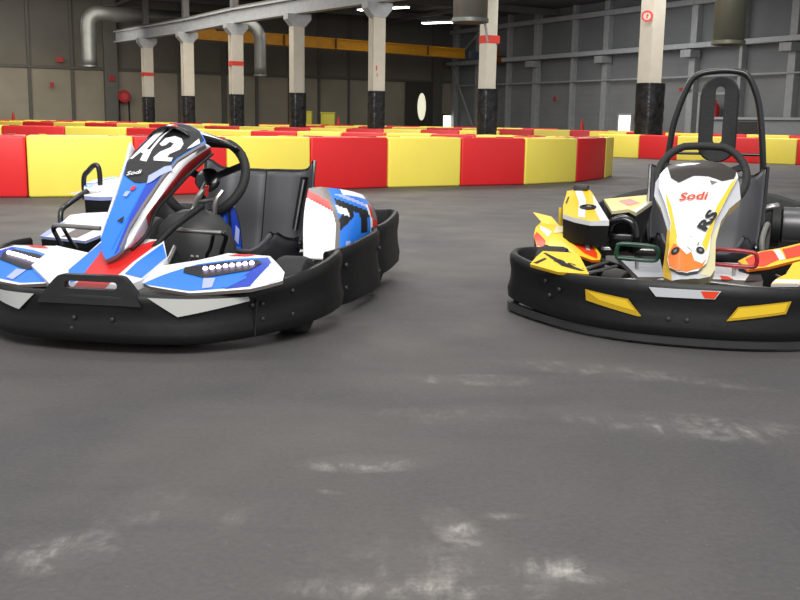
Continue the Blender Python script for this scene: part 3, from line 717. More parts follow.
    for sx, pr in ((1, a), (-1, b)):
        pr['label'] = 'blue and white wing with a row of lit LEDs'
        for (u, v) in D['LW_led']:
            p, n = W(u, v); bm = bmesh.new(); add_lathe(bm, [(.0085, .0), (.0085, .004), (.005, .008), (.001, .009)], axisM((sx*p.x, p.y, p.z+.006), n), 12)
            obj('led_light', bm, led, pr)
    for sx in (-1, 1):
        tube('wing_stay', [(sx*.20, .2, .22), (sx*.27, .6, .16)], .007, steel, k)
        tube('tie_rod', [(sx*.05, .47, .16), (sx*.44, .58, .13)], .008, steel, k)
    # tall pod on the kart's left
    bot = catmull([(.42,.97,.20),(.475,.985,.195),(.525,1.01,.195),(.575,1.06,.20),(.605,1.2,.20),(.62,1.42,.20)], 14)
    top = catmull([(.375,1.20,.462),(.42,1.22,.468),(.465,1.25,.462),(.50,1.29,.455),(.54,1.36,.440),(.575,1.45,.415)], 14)
    nb = len(bot); nv = 44; verts = []; idx = []; faces = []
    for j in range(nv+1):
        f = j/nv
        for i in range(nb):
            p = bot[i].lerp(top[i], f); bul = .028*math.sin(math.pi*f**1.1)
            o = Vector((-.1+i/nb*1.0, -1+i/nb*.9, .3)).normalized(); verts.append(p+o*bul)
    pm = [P('white'), P('blue'), P('black'), P('red'), P('grey'), P('lav')]
    def podcol(i, j):
        u = (i+.5)/(nb-1); v = (j+.5)/nv
        e = .50-.18*max(0, v-.45)**1.2*2
        if u < e-.06:
            g = .80-.55*u-.0*v
            if g+.05 < v < g+.17: return 3
            if v >= g+.17: return 4
            return 0
        if u < e: return 4
        w = (u-e)/(1-e)
        if w > .90: return 4 if v > .5 else 3
        if w > .80 and v < .8: return 3 if w > .85 else 0
        if v > .90: return 1 if w < .35 else 0
        a = v+.25*w
        if .93 < a < 1.0: return 5
        if .86 < a < .93 and w > .15: return 1
        if .74 < a < .86 and .06 < w < .9: return 2
        if .62 < a < .74 and .03 < w < .30: return 0
        if .45 < v-.5*w+.1 < .62 and w < .42: return 2
        if .30 < v < .62 and .55 < w < .72: return 2
        if .10 < v < .20 and .16+.5*abs(v-.15) < w < .30: return 5
        return 1
    for j in range(nv):
        for i in range(nb-1):
            faces.append((j*nb+i, j*nb+i+1, (j+1)*nb+i+1, (j+1)*nb+i)); idx.append(podcol(i, j))
    k0 = len(verts); verts += [Vector((p.x-.03, p.y+.14, p.z-.05)) for p in top]
    for i in range(nb-1): faces.append((nv*nb+i, nv*nb+i+1, k0+i+1, k0+i)); idx.append(1)
    o = raw('side_pod', verts, faces, pm, idx, k, True, 50); md = o.modifiers.new('t', 'SOLIDIFY'); md.thickness = .01; md.offset = -1
    o['label'] = 'tall side pod, white inside and blue outside'
    # body of the other flank: flat white pod, engine cover, tubes
    S5 = slope(.65, .27, 25)
    pd = piece('side_pod', S5, D['LPd_out'], P('white'), k, thick=.012, rim=P('lav'), layers=[(D['LPd_grey'], P('lav')), ([(-.47,.03),(-.40,.03),(-.36,.09),(-.43,.10)], P('grey'))])
    poly_block('pod_underside', D['LPd_out'], .12, lambda u, v: (S5(u, v)[0]-S5(u, v)[1]*.012, S5(u, v)[1]), black_pl, pd, .15)
    S6 = slope(.95, .42, 10)
    ec = piece('engine_cover', S6, D['LE_top'], P('white'), k, thick=.016, rim=P('lav'), layers=[(D['LE_blue'], P('blue')), ([(-.60,.03),(-.52,.03),(-.47,.08),(-.55,.10)], P('grey')), ([(-.62,.20),(-.60,.29),(-.56,.30),(-.56,.24)], P('softgrey'))])
    poly_block('cover_body', D['LE_top'], .15, lambda u, v: (S6(u, v)[0]-S6(u, v)[1]*.016, S6(u, v)[1]), black_pl, ec, .12)
    tube('guard_hoop', [(-.614, 1.15, .39), (-.614, 1.15, .482), (-.59, 1.15, .515), (-.565, 1.15, .537), (-.548, 1.15, .535), (-.540, 1.15, .50), (-.539, 1.15, .42)], .011, frame_m, k, smooth=5)
    tube('guard_tube', [(-.52, 1.0, .44), (-.54, .97, .42), (-.56, .91, .39), (-.565, .86, .365), (-.560, .84, .30)], .011, frame_m, k, smooth=5)
    seat(k, .125, black_gl, .522, .24, 1.38)
    bm = bmesh.new()
    vs = [(.315,1.33,.50),(.355,1.37,.50),(.35,1.40,.36),(.30,1.36,.26),(.285,1.30,.28)]
    a = [bm.verts.new(p) for p in vs]; b = [bm.verts.new((p[0]-.02, p[1]+.03, p[2])) for p in vs]; n = 5
    bm.faces.new(a[::-1]); bm.faces.new(b)
    for i in range(n): bm.faces.new((a[i], a[(i+1) % n], b[(i+1) % n], b[i]))
    obj('seat_side_plate', bm, black_pl, k, smooth=False)
    tube('seat_stay', [(.322, 1.32, .49), (.29, 1.29, .27)], .005, steel, k)
    bm = bmesh.new(); add_lathe(bm, [(.03, 0), (.03, .02), (.001, .02)], axisM((.45, 1.93, .28), (0, -1, .2)), 14); obj('reflector', bm, steel, k)
    tag(k, 'blue, white and red go-kart with black number plate and lit LED wings', 'go-kart')
    return k
SCUFFS = [(-0.06, 2.12, 0.184, 0.067, 6, 0.9), (-0.58, 1.64, 0.115, 0.095, 50, 0.75), (0.13, 1.73, 0.184, 0.057, -68, 0.95), (0.2, 1.83, 0.057, 0.023, 5, 0.8), (0.04, 1.52, 0.253, 0.057, 0, 0.9), (0.28, 1.6, 0.138, 0.057, -10, 0.8), (0.1, 1.6, 0.287, 0.114, 0, 0.45), (0.225, 2.86, 0.207, 0.076, 0, 0.6), (0.74, 2.43, 0.345, 0.133, -10, 0.6), (-0.137, 1.94, 0.034, 0.015, -20, 0.9), (-0.31, 1.79, 0.069, 0.028, 80, 0.5), (0.6, 3.0, 0.345, 0.095, -20, 0.4), (0.15, 2.5, 0.23, 0.095, 0, 0.3), (-0.5, 1.85, 0.138, 0.095, 60, 0.35), (0.85, 2.9, 0.287, 0.057, -25, 0.45), (-0.02, 1.55, 0.034, 0.19, 0, 0.6)]
# ------------------------------------------------------------------ the hall
def plane_obj(name, pts, m):
    o = raw(name, pts, [tuple(range(len(pts)))], [m]); return struct(o)
def floor_mat():
    m = bpy.data.materials.new('asphalt_floor'); m.use_nodes = True; nt = m.node_tree; N = nt.nodes; Lk = nt.links
    b = N['Principled BSDF']; tc = N.new('ShaderNodeTexCoord')
    def noise(scale, detail=4, dist=0, stretch=None, rot=0, rough=.55):
        mp = N.new('ShaderNodeMapping'); Lk.new(tc.outputs['Object'], mp.inputs['Vector'])
        if stretch: mp.inputs['Scale'].default_value = stretch
        mp.inputs['Rotation'].default_value = (0, 0, rot)
        n = N.new('ShaderNodeTexNoise'); n.inputs['Scale'].default_value = scale; n.inputs['Detail'].default_value = detail
        n.inputs['Distortion'].default_value = dist; n.inputs['Roughness'].default_value = rough
        Lk.new(mp.outputs['Vector'], n.inputs['Vector']); return n.outputs['Fac']
    def ramp(f, p0, p1, c0=(0, 0, 0, 1), c1=(1, 1, 1, 1)):
        r = N.new('ShaderNodeValToRGB'); r.color_ramp.elements[0].position = p0; r.color_ramp.elements[1].position = p1
        r.color_ramp.elements[0].color = c0; r.color_ramp.elements[1].color = c1; Lk.new(f, r.inputs['Fac']); return r.outputs['Color']
    def mth(op, a, c, clamp=False):
        q = N.new('ShaderNodeMath'); q.operation = op; q.use_clamp = clamp
        for i, x in enumerate((a, c)):
            if isinstance(x, (int, float)): q.inputs[i].default_value = x
            else: Lk.new(x, q.inputs[i])
        return q.outputs[0]
    def mixc(f, a, c):
        q = N.new('ShaderNodeMix'); q.data_type = 'RGBA'
        if isinstance(f, (int, float)): q.inputs[0].default_value = f
        else: Lk.new(f, q.inputs[0])
        for i, x in ((6, a), (7, c)):
            if isinstance(x, tuple): q.inputs[i].default_value = x
            else: Lk.new(x, q.inputs[i])
        return q.outputs[2]
    base = ramp(noise(.9, 5, .6), .36, .66, lin((76, 75, 77)), lin((97, 92, 89)))
    dark = ramp(noise(.55, 3, .8, (1, 1.6, 1), .5), .50, .62)
    col = mixc(mth('MULTIPLY', dark, .35), base, lin((66, 68, 71)))
    fine = ramp(noise(70, 3), .3, .75, lin((70, 68, 68)), lin((112, 108, 104)))
    col = mixc(.22, col, fine)
    # tyre arcs worn into the track
    w = N.new('ShaderNodeTexNoise'); w.inputs['Scale'].default_value = 2.2; w.inputs['Detail'].default_value = 3
    mp = N.new('ShaderNodeMapping'); mp.inputs['Scale'].default_value = (.25, 3.5, 1); mp.inputs['Rotation'].default_value = (0, 0, R(-24)); Lk.new(tc.outputs['Object'], mp.inputs['Vector']); Lk.new(mp.outputs['Vector'], w.inputs['Vector'])
    col = mixc(mth('MULTIPLY', ramp(w.outputs['Fac'], .56, .70), .16), col, lin((64, 64, 66)))
    # pale scuffs in worn places
    sc = ramp(noise(9, 8, .3, (1, 1, 1), 0, .7), .46, .66); st = ramp(noise(16, 5, .4, (1, .25, 1), R(35), .7), .42, .64)
    rough_mask = mth('MULTIPLY', sc, st)
    tot = None
    for (x, y, a, c, rot, k) in SCUFFS:
        mp = N.new('ShaderNodeMapping'); mp.vector_type = 'TEXTURE'
        mp.inputs['Location'].default_value = (x, y, 0); mp.inputs['Rotation'].default_value = (0, 0, R(rot)); mp.inputs['Scale'].default_value = (a, c, 1)
        Lk.new(tc.outputs['Object'], mp.inputs['Vector'])
        g = N.new('ShaderNodeTexGradient'); g.gradient_type = 'SPHERICAL'; Lk.new(mp.outputs['Vector'], g.inputs['Vector'])
        e = mth('MULTIPLY', mth('POWER', g.outputs['Fac'], .8), k*.68)
        tot = e if tot is None else mth('MAXIMUM', tot, e)
    msk = mth('MULTIPLY', tot, mth('ADD', mth('MULTIPLY', rough_mask, 1.5), .10), True)
    col = mixc(msk, col, lin((196, 190, 182)))
    sp = ramp(noise(130, 2), .70, .74); col = mixc(mth('MULTIPLY', sp, .35), col, lin((150, 146, 140)))
    Lk.new(col, b.inputs['Base Color'])
    rr = ramp(noise(2.5, 4), .3, .7, (.58, .58, .58, 1), (.78, .78, .78, 1)); Lk.new(rr, b.inputs['Roughness'])
    b.inputs['Specular IOR Level'].default_value = .3
    bp = N.new('ShaderNodeBump'); bp.inputs['Strength'].default_value = .25; bp.inputs['Distance'].default_value = .004
    Lk.new(noise(160, 4), bp.inputs['Height']); Lk.new(bp.outputs['Normal'], b.inputs['Normal'])
    return m
plane_obj('floor', [(-40, -4, 0), (40, -4, 0), (40, 60, 0), (-40, 60, 0)], floor_mat())

def wall_mat(name, low, high, zsplit, line, freq, axis):
    m = bpy.data.materials.new(name); m.use_nodes = True; nt = m.node_tree; N = nt.nodes; Lk = nt.links; b = N['Principled BSDF']
    tc = N.new('ShaderNodeTexCoord'); sep = N.new('ShaderNodeSeparateXYZ'); Lk.new(tc.outputs['Object'], sep.inputs[0])
    r = N.new('ShaderNodeValToRGB'); mr = N.new('ShaderNodeMapRange'); mr.inputs['From Max'].default_value = 6; Lk.new(sep.outputs['Z'], mr.inputs['Value']); Lk.new(mr.outputs[0], r.inputs['Fac'])
    e = r.color_ramp.elements; e[0].position = 0; e[0].color = lin(low); e[1].position = 1; e[1].color = lin(high)
    k = e.new(zsplit/6-.01); k.color = lin(low); k2 = e.new(zsplit/6+.01); k2.color = lin(line)
    k3 = e.new(zsplit/6+.2); k3.color = lin(high)
    n = N.new('ShaderNodeTexNoise'); n.inputs['Scale'].default_value = .7; n.inputs['Detail'].default_value = 6; Lk.new(tc.outputs['Object'], n.inputs['Vector'])
    mx = N.new('ShaderNodeMix'); mx.data_type = 'RGBA'; mx.blend_type = 'MULTIPLY'; mx.inputs[0].default_value = .8
    rr = N.new('ShaderNodeValToRGB'); rr.color_ramp.elements[0].color = (.6, .6, .6, 1); rr.color_ramp.elements[1].color = (1.2, 1.2, 1.2, 1); Lk.new(n.outputs['Fac'], rr.inputs['Fac'])
    Lk.new(r.outputs['Color'], mx.inputs[6]); Lk.new(rr.outputs['Color'], mx.inputs[7]); Lk.new(mx.outputs[2], b.inputs['Base Color'])
    wv = N.new('ShaderNodeTexWave'); wv.wave_type = 'BANDS'; wv.bands_direction = axis; wv.inputs['Scale'].default_value = freq; Lk.new(tc.outputs['Object'], wv.inputs['Vector'])
    bp = N.new('ShaderNodeBump'); bp.inputs['Strength'].default_value = .12; bp.inputs['Distance'].default_value = .03; Lk.new(wv.outputs['Fac'], bp.inputs['Height']); Lk.new(bp.outputs['Normal'], b.inputs['Normal'])
    b.inputs['Roughness'].default_value = .7
    return m
cor = Vector((2.6, 52, 0)); dR = Vector((.487, -.873, 0)).normalized(); dL = Vector((-.8735, -.487, 0)).normalized()
HW = 5.6
def wquad(name, a, b, m, z1=HW):
    return plane_obj(name, [a, b, b+Vector((0, 0, z1)), a+Vector((0, 0, z1))], m)
wquad('wall_back', cor, cor+dL*42, wall_mat('concrete_panels', (160,152,134), (104,101,94), 2.67, (118,112,100), .8, 'Z'))
wquad('wall_right', cor, cor+dR*42, wall_mat('grey_cladding', (134,136,137), (118,121,124), 2.4, (128,130,132), 1.2, 'Z'))
ceil_m = mat('dark_roof', (84,84,86), .8, noise=.3, nscale=.6)
o = raw('ceiling', [(-40, 12, HW), (30, 12, HW), (30, 60, HW), (-40, 60, HW)], [(0, 3, 2, 1)], [ceil_m]); struct(o)

post_m = mat('wall_steel', (158,160,162), .5, noise=.1)
dpost_m = mat('wall_steel_dark', (92,89,82), .6, noise=.1)
girt_m = mat('girder_grey', (164,167,170), .45, noise=.1)
tn = [0]
def trim(bm, m, smooth=False):
    tn[0] += 1; return struct(obj('trim_%d' % tn[0], bm, m, smooth=smooth))
rzR = math.atan2(dR.y, dR.x); rzL = math.atan2(dL.y, dL.x); nR = Vector((-dR.y, dR.x, 0)); nR = nR if nR.y < 0 else -nR; nL = Vector((-dL.y, dL.x, 0)); nL = nL if nL.y < 0 else -nL
def wbox(side, t, w, z0, z1, dep, m, off=0, name=None):
    d, n, rz = (dR, nR, rzR) if side == 'R' else (dL, nL, rzL)
    bm = bmesh.new(); c = cor+d*t+n*(dep/2+off); add_box(bm, (c.x, c.y, (z0+z1)/2), (w, dep, z1-z0), rz, bevel=.01)
    return bm
# steel posts of the right wall (wide ones carry the crane rail)
for t, w in ((.25, .3), (2.35, .22), (4.94, .16), (7.08, .30), (9.68, .16), (11.79, .30), (14.2, .14), (16.61, .30), (18.88, .14), (21.04, .30), (25.3, .42)):
    trim(wbox('R', t, w, 0, HW, .25, None), post_m)
trim(wbox('R', 13.5, 27, 3.46, 3.64, .35, None, .22), girt_m)
trim(wbox('R', 13.5, 27, 2.44, 2.50, .12, None, .2), post_m)
trim(wbox('R', 13.5, 27, 5.0, 5.2, .2, None, .2), post_m)
for t in (7.08, 11.79, 16.61, 21.04):
    bm = wbox('R', t, .5, 3.15, 3.42, .5, None, .1); trim(bm, post_m)
# joints and posts of the back wall
for t, w in ((20.57, .13), (18.86, .13), (14.32, .10), (12.25, .22), (10.69, .12), (9.08, .12), (7.57, .12), (6.0, .10), (4.5, .12)):
    trim(wbox('L', t, w, 0, HW, .1, None), dpost_m)
trim(wbox('L', 17.3, .55, 0, HW, .3, None), mat('pilaster', (104,103,98), .6))
trim(wbox('L', 1.15, .5, 0, HW, .3, None), dpost_m)
trim(wbox('L', 14, 28, 2.62, 2.74, .12, None), dpost_m)
# wind brace in the corner
def brace(a, b):
    bm = bmesh.new(); add_tube(bm, [a, b], .05, seg=8); trim(bm, post_m, True)
q = lambda t, z: cor+dR*t+nR*.3+Vector((0, 0, z))
brace(q(.2, 3.4), q(2.4, .3)); brace(q(2.5, 4.9), q(.3, 3.6))
# roof beams
for Y in (20, 27, 34, 41, 47):
    bm = bmesh.new(); add_box(bm, (0, Y, 5.42), (56, .16, .26), rzL+math.pi)
    trim(bm, mat('roof_steel', (92,93,94), .6))
for X in (-14, -7, 0, 7):
    bm = bmesh.new(); add_box(bm, (X, 33, 5.3), (.14, 36, .14), math.radians(26))
    trim(bm, _M['roof_steel'])

# ------------------------------------------------------------------ columns
col_m = mat('column_paint', (196,190,176), .6, noise=.08, nscale=3)
wrap_m = mat('wrap_foil', (30,30,31), .25, noise=.9, nscale=6, bump=1.0, bscale=9)  # strong colour noise paints in the highlights of the crumpled foil
band_m = mat('red_band', (205,55,40), .5)
cols = [(5.67, 23.45, 'widest cream column, right of centre, black wrap at its foot', None, 6),
        (1.82, 22.0, 'grey white column with a red band, behind the hanging duct near the middle', 2.47, 6),
        (-.66, 25.0, 'white column with faint red marks, no band, just left of the middle', None, 3.45),
        (-2.90, 28.0, 'plain white column with bracket right of the short elbow duct', None, 3.45),
        (-5.07, 31.0, 'white column with a red band just left of the short elbow duct', 2.35, 3.45),
        (-7.30, 34.6, 'plain white column above the number fairing, second from the left', None, 3.45),
        (-9.38, 37.5, 'leftmost cream column with a thin red band', 2.25, 3.45)]
for i, (x, y, lab, band, top) in enumerate(cols):
    sc_ = 1.3 if i == 0 else 1.0
    c = empty('column', (x, y, 0), math.radians(-61+90)); tag(c, lab, 'column', 'columns down the hall'); c.scale = (sc_, sc_, 1.16 if i == 0 else 1)
    a = .305 if i in (1, 2) else .345
    bm = bmesh.new()
    h = min(top, HW/1.16)
    b_ = a*.52; c_ = a*.46; w_ = .05
    add_prism(bm, [(-b_, -c_), (b_, -c_), (b_, -c_+w_), (.05, -c_+w_+.03), (.05, c_-w_-.03), (b_, c_-w_), (b_, c_), (-b_, c_), (-b_, c_-w_), (-.05, c_-w_-.03), (-.05, -c_+w_+.03), (-b_, -c_+w_)] if i in (2, 4, 5, 6) else
        [(-b_, -c_), (b_*.5, -c_), (b_, -c_*.4), (b_, c_), (-b_, c_)], 0, h)
    s = obj('shaft', bm, col_m, c, smooth=False)
    bm = bmesh.new()
    # wrap: a slightly rippled jacket
    rings = []
    for r_ in range(13):
        z = .02+1.42*r_/12; ring = []
        for k in range(24):
            t = 2*math.pi*k/24; ex = 5
            rr = 1/((abs(math.cos(t))**ex+abs(math.sin(t))**ex)**(1/ex))*(a*.60)
            rr += random.uniform(-.006, .010)
            ring.append(bm.verts.new((rr*math.cos(t), rr*math.sin(t)*.93, z)))
        rings.append(ring)
    for A, B in zip(rings, rings[1:]):
        for k in range(24): bm.faces.new((A[k], A[(k+1) % 24], B[(k+1) % 24], B[k]))
    bm.faces.new(rings[-1]); obj('protective_wrap', bm, wrap_m, c, angle=70)
    if band:
        bm = bmesh.new(); add_box(bm, (0, 0, band), (a*1.05+.012, a*.92+.012, .16 if i < 3 else .13), 0); obj('red_band', bm, band_m, c, smooth=False)
    if i == 2:
        bm = bmesh.new(); add_box(bm, (-.08, -.14, 1.98), (.03, .012, .12)); add_box(bm, (-.06, -.14, 1.82), (.02, .012, .08)); obj('red_mark', bm, band_m, c, smooth=False)
    if top < 4:
        bm = bmesh.new()
        M = Matrix.Rotation(math.radians(90), 4, 'X')
        add_prism(bm, [(-.16, -.22), (.16, -.22), (.34, -.02), (.34, .12), (-.34, .12), (-.34, -.02)], -.16, .16, Matrix.Translation((0, 0, 3.40)) @ M)
        obj('bracket', bm, girt_m, c, smooth=False)
        bm = bmesh.new(); add_box(bm, (0, .1, 4.75), (.2, .2, 1.7)); obj('upper_post', bm, mat('upper_post', (84,82,80), .6), c, smooth=False)
# runway beam on the brackets
pts = [(x, y) for x, y, *_ in cols[::-1]]
pa = Vector((pts[0][0]-1.75, pts[0][1]+2.4, 3.75)); pb = Vector((pts[-1][0]+1.5, pts[-1][1]-2.2, 3.75))
rb = empty('runway_beam', (pa+pb)/2*1.0); tag(rb, 'long grey steel runway beam resting on the row of column brackets', 'beam')
# follow the columns
path = [pa]+[Vector((x, y, 3.75)) for x, y in pts[:-1]]+[Vector((3.7, 19.4, 3.75))]
def seg_box(bm, p, q_, w, h, dz=0):
    d = q_-p; L = d.length; mid = (p+q_)/2
    add_box(bm, (mid.x, mid.y, mid.z+dz), (L+.05, w, h), math.atan2(d.y, d.x))
bm = bmesh.new(); c0 = (pa+pb)/2
for p, q_ in zip(path, path[1:]):
    seg_box(bm, p-c0, q_-c0, .07, .36); seg_box(bm, p-c0, q_-c0, .26, .05, .18); seg_box(bm, p-c0, q_-c0, .26, .05, -.2)
obj('girder', bm, girt_m, rb, smooth=False)
bm = bmesh.new()
for p, q_ in zip(path, path[1:]): seg_box(bm, p-c0, q_-c0, .06, .07, .24)
obj('rail', bm, dpost_m, rb, smooth=False)

# round red and white sign on the nearest column
sg = empty('round_sign', (5.67-.235, 23.45-.25, 3.13)); tag(sg, 'small round red and white no-entry style sign on the nearest column', 'sign')
bm = bmesh.new(); add_lathe(bm, [(.095, -.004), (.095, .004), (.001, .004)], axisM((0, 0, 0), (-.2, -1, 0)), 28); obj('sign_face', bm, mat('sign_white', (215,190,180), .5), sg)
bm = bmesh.new(); add_lathe(bm, [(.085, .0), (.125, .0), (.125, .012), (.085, .012)], axisM((0, 0, 0), (-.2, -1, 0)), 28, closed=True); obj('sign_rim', bm, band_m, sg)
bm = bmesh.new(); add_box(bm, (-.003, -.012, 0), (.022, .01, .09)); add_box(bm, (.02, -.012, .02), (.03, .01, .02)); obj('sign_symbol', bm, band_m, sg, smooth=False)

# ------------------------------------------------------------------ crane girder, ducts
yel_m = mat('crane_yellow', (214,150,30), .5, noise=.1)
A = Vector((-8.1, 38.3, 3.78)); B = Vector((2.7, 47.6, 3.85)); c0 = (A+B)/2
cr = empty('overhead_crane', c0); tag(cr, 'yellow overhead crane girder spanning behind the columns', 'crane')
bm = bmesh.new(); seg_box(bm, A-c0, B-c0, .3, .36); seg_box(bm, A-c0, B-c0, .42, .04, .2); seg_box(bm, A-c0, B-c0, .42, .04, -.2); obj('girder', bm, yel_m, cr, smooth=False)
d = (B-A).normalized()
for f in (.30, .48, .66, .84):
    bm = bmesh.new(); p = A.lerp(B, f)-c0+Vector((.1, -.2, 0)); add_box(bm, p, (.07, .05, .42), math.atan2(d.y, d.x)); obj('girder_stiffener', bm, mat('crane_brown', (120,70,25), .6), cr, smooth=False)
ho = empty('crane_hoist', (4.1, 47.6, 3.75)); tag(ho, 'orange hoist trolley at the right end of the yellow crane girder', 'hoist')
bm = bmesh.new(); add_box(bm, (0, 0, .1), (.5, .4, .6), .5, bevel=.05); obj('hoist_housing', bm, mat('hoist_orange', (170,85,30), .6), ho)
bm = bmesh.new(); add_lathe(bm, [(.18, -.5), (.2, -.48), (.2, .3), (.001, .3)], axisM((.3, 0, -.2), (1, .5, 0)), 18); obj('motor', bm, mat('crane_brown', (120,70,25), .6), ho)
bm = bmesh.new(); add_box(bm, (-.9, 0, 0), (.5, .3, .35), .5, bevel=.03); obj('control_box', bm, mat('hoist_blue', (70,82,95), .6), ho)

duct_m = mat('galvanised_duct', (112,113,110), .4, metal=.6, noise=.15, nscale=2)
def duct(loc, pts, r, label, sm=6, m=duct_m, open_=True):
    e = empty('air_duct', loc); tag(e, label, 'duct')
    bm = bmesh.new(); add_tube(bm, pts, r, seg=28, smooth=0, cap=False)
    o = obj('duct_pipe', bm, m, e); md = o.modifiers.new('t', 'SOLIDIFY'); md.thickness = .02
    return e
def bendpts(z0, z1, rad, dx, dy=0, n=8):
    L = math.hypot(dx, dy); ux, uy = dx/L, dy/L; out = [(0, 0, z0), (0, 0, z0+.3), (0, 0, z1-rad)]
    for i in range(1, n+1):
        a = math.pi/2*i/n; out.append((ux*rad*(1-math.cos(a)), uy*rad*(1-math.cos(a)), z1-rad+rad*math.sin(a)))
    out.append((dx, dy, z1)); return out
def collar(e, z, r, m=duct_m):
    bm = bmesh.new(); add_lathe(bm, [(r, -.03), (r+.02, -.03), (r+.02, .03), (r, .03)], Matrix.Translation((0, 0, z)), 28, closed=True); obj('duct_collar', bm, m, e)
e = duct((-11.8, 38.5, 0), bendpts(2.52, 4.50, .42, 5.6, 3.0), .285, 'large silver elbow duct bending down at the upper left'); collar(e, 2.56, .285); collar(e, 3.85, .285)
e = duct((-4.70, 33.6, 0), bendpts(2.08, 3.75, .5, -1.5, .6), .195, 'short silver elbow duct hanging beside the banded column'); collar(e, 2.12, .195)
grey_duct = e = duct((1.08, 17, 0), [(0, 0, 2.34), (0, 0, 3.2), (0, 0, 5.6)], .285, 'wide grey duct hanging straight down near the top middle', m=mat('duct_grey', (120,121,118), .45, metal=.5)); collar(e, 2.38, .285, _M['duct_grey'])
e = duct((5.66, 18, 0), [(0, 0, 2.13), (0, 0, 3.2), (0, 0, 5.6)], .27, 'wide olive grey duct hanging straight down above the roll bar', m=mat('duct_olive', (128,128,112), .45, metal=.5)); collar(e, 2.17, .27, _M['duct_olive'])
bm = bmesh.new(); add_tube(bm, [(.24, 0, 2.36), (.30, .02, 2.05)], .02, seg=8); obj('strut', bm, post_m, grey_duct)
# ------------------------------------------------------------------ things along the walls
def onwall(side, t, off): 
    d, n = (dR, nR) if side == 'R' else (dL, nL); return cor+d*t+n*off
glow = mat('daylight_pane', (250,252,245), .4, emit=2.2)
def wall_light(n_, side, t, w, z0, z1, m, frame_m_):
    p = onwall(side, t, .06); rz = rzR if side == 'R' else rzL
    e = empty('window_%d' % n_, (p.x, p.y, 0), rz); e['kind'] = 'structure'
    bm = bmesh.new(); add_box(bm, (0, 0, (z0+z1)/2), (w, .04, z1-z0)); obj('pane', bm, m, e, smooth=False)
    bm = bmesh.new()
    for dx in (-w/2, w/2): add_box(bm, (dx, 0, (z0+z1)/2), (.08, .1, z1-z0+.08))
    add_box(bm, (0, 0, z1), (w, .1, .08)); obj('window_frame', bm, frame_m_, e, smooth=False)
wall_light(1, 'R', 13.0, .78, .2, 1.12, glow, post_m)
wall_light(2, 'L', .42, .62, .25, 1.05, glow, dpost_m)
# glare on a dark door, put in as a glowing oval disc
SGL = -1 if Vector((math.cos(rzL+math.pi/2), math.sin(rzL+math.pi/2), 0)).dot(nL) < 0 else 1
e = empty('door_1', tuple(onwall('L', 2.1, .2)), rzL); e['kind'] = 'structure'
bm = bmesh.new(); add_box(bm, (0, 0, 1.3), (1.7, .06, 2.6)); obj('door_leaf', bm, mat('door_dark', (70,68,62), .35), e, smooth=False)
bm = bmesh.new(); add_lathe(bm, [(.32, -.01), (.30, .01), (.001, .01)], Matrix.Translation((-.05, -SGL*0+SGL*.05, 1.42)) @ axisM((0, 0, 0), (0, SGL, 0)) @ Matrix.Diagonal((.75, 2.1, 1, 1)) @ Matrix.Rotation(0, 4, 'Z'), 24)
obj('door_glare', bm, mat('door_glow', (235,232,205), .4, emit=.9), e)
# doorway on the right wall
e = empty('door_2', tuple(onwall('R', 17.75, .16)), rzR); e['kind'] = 'structure'
bm = bmesh.new(); add_box(bm, (0, 0, .9), (1.3, .08, 1.8)); obj('door_leaf', bm, mat('door_grey', (104,107,108), .5), e, smooth=False)
bm = bmesh.new()
for dx in (-.68, .68): add_box(bm, (dx, 0, .92), (.1, .14, 1.84))
add_box(bm, (0, 0, 1.86), (1.46, .14, .1)); obj('door_frame', bm, post_m, e, smooth=False)
# pale service cabin along the right wall
p = onwall('R', 22.2, 1.0)
e = empty('site_cabin', (p.x, p.y, 0), rzR); tag(e, 'long low pale grey cabin with a dark window against the right wall', 'cabin')
bm = bmesh.new(); add_box(bm, (0, 0, .48), (6.6, 1.4, .96), bevel=.03); obj('cabin_body', bm, mat('cabin_grey', (150,153,155), .5, noise=.06), e, smooth=False)
bm = bmesh.new(); add_box(bm, (0, 0, .98), (6.8, 1.6, .08)); obj('cabin_roof', bm, mat('cabin_trim', (175,177,176), .5), e, smooth=False)
s = -1 if Vector((math.cos(rzR+math.pi/2), math.sin(rzR+math.pi/2), 0)).dot(nR) < 0 else 1
bm = bmesh.new(); add_box(bm, (-1.6, s*.71, .66), (1.6, .04, .42)); obj('cabin_window', bm, mat('cabin_glass', (72,73,74), .2), e, smooth=False)

# red fire hose reel, small signs
p = onwall('L', 16.82, .35)
e = empty('hose_reel', (p.x, p.y, 1.55), rzL); tag(e, 'red fire hose reel on legs beside the grey pilaster on the back wall', 'hose reel')
ax = axisM((0, 0, 0), (0, 1 if False else -1, 0))
M = Matrix.Rotation(0, 4, 'Z') @ axisM((0, 0, 0), (0, 1, 0))
bm = bmesh.new(); add_lathe(bm, [(.05, -.12), (.25, -.12), (.27, -.09), (.2, -.05), (.2, .05), (.27, .09), (.25, .12), (.05, .12)], M, 32); obj('reel', bm, mat('fire_red', (178,30,36), .4), e)
bm = bmesh.new(); add_lathe(bm, [(.14, -.16), (.14, .16), (.001, .16)], M, 20); obj('reel_hub', bm, mat('fire_red_bright', (215,60,60), .4), e)
bm = bmesh.new(); add_tube(bm, [(-.2, 0, -.1), (-.22, 0, -1.54)], .035); add_tube(bm, [(.2, 0, -.1), (.22, 0, -1.54)], .035); obj('reel_leg', bm, black_pl, e)
def wall_sign(side, t, z, w, h, label):
    p = onwall(side, t, .36); bm = bmesh.new(); add_box(bm, (0, 0, 0), (w, .04, h), bevel=.01)
    o = obj('wall_sign', bm, mat('sign_red', (176,44,40), .5), None, smooth=False); o.location = (p.x, p.y, z); o.rotation_euler = (0, 0, rzR if side == 'R' else rzL); tag(o, label, 'sign')
wall_sign('L', 17.3, 2.3, .22, .25, 'small red sign on the grey pilaster above the hose reel')
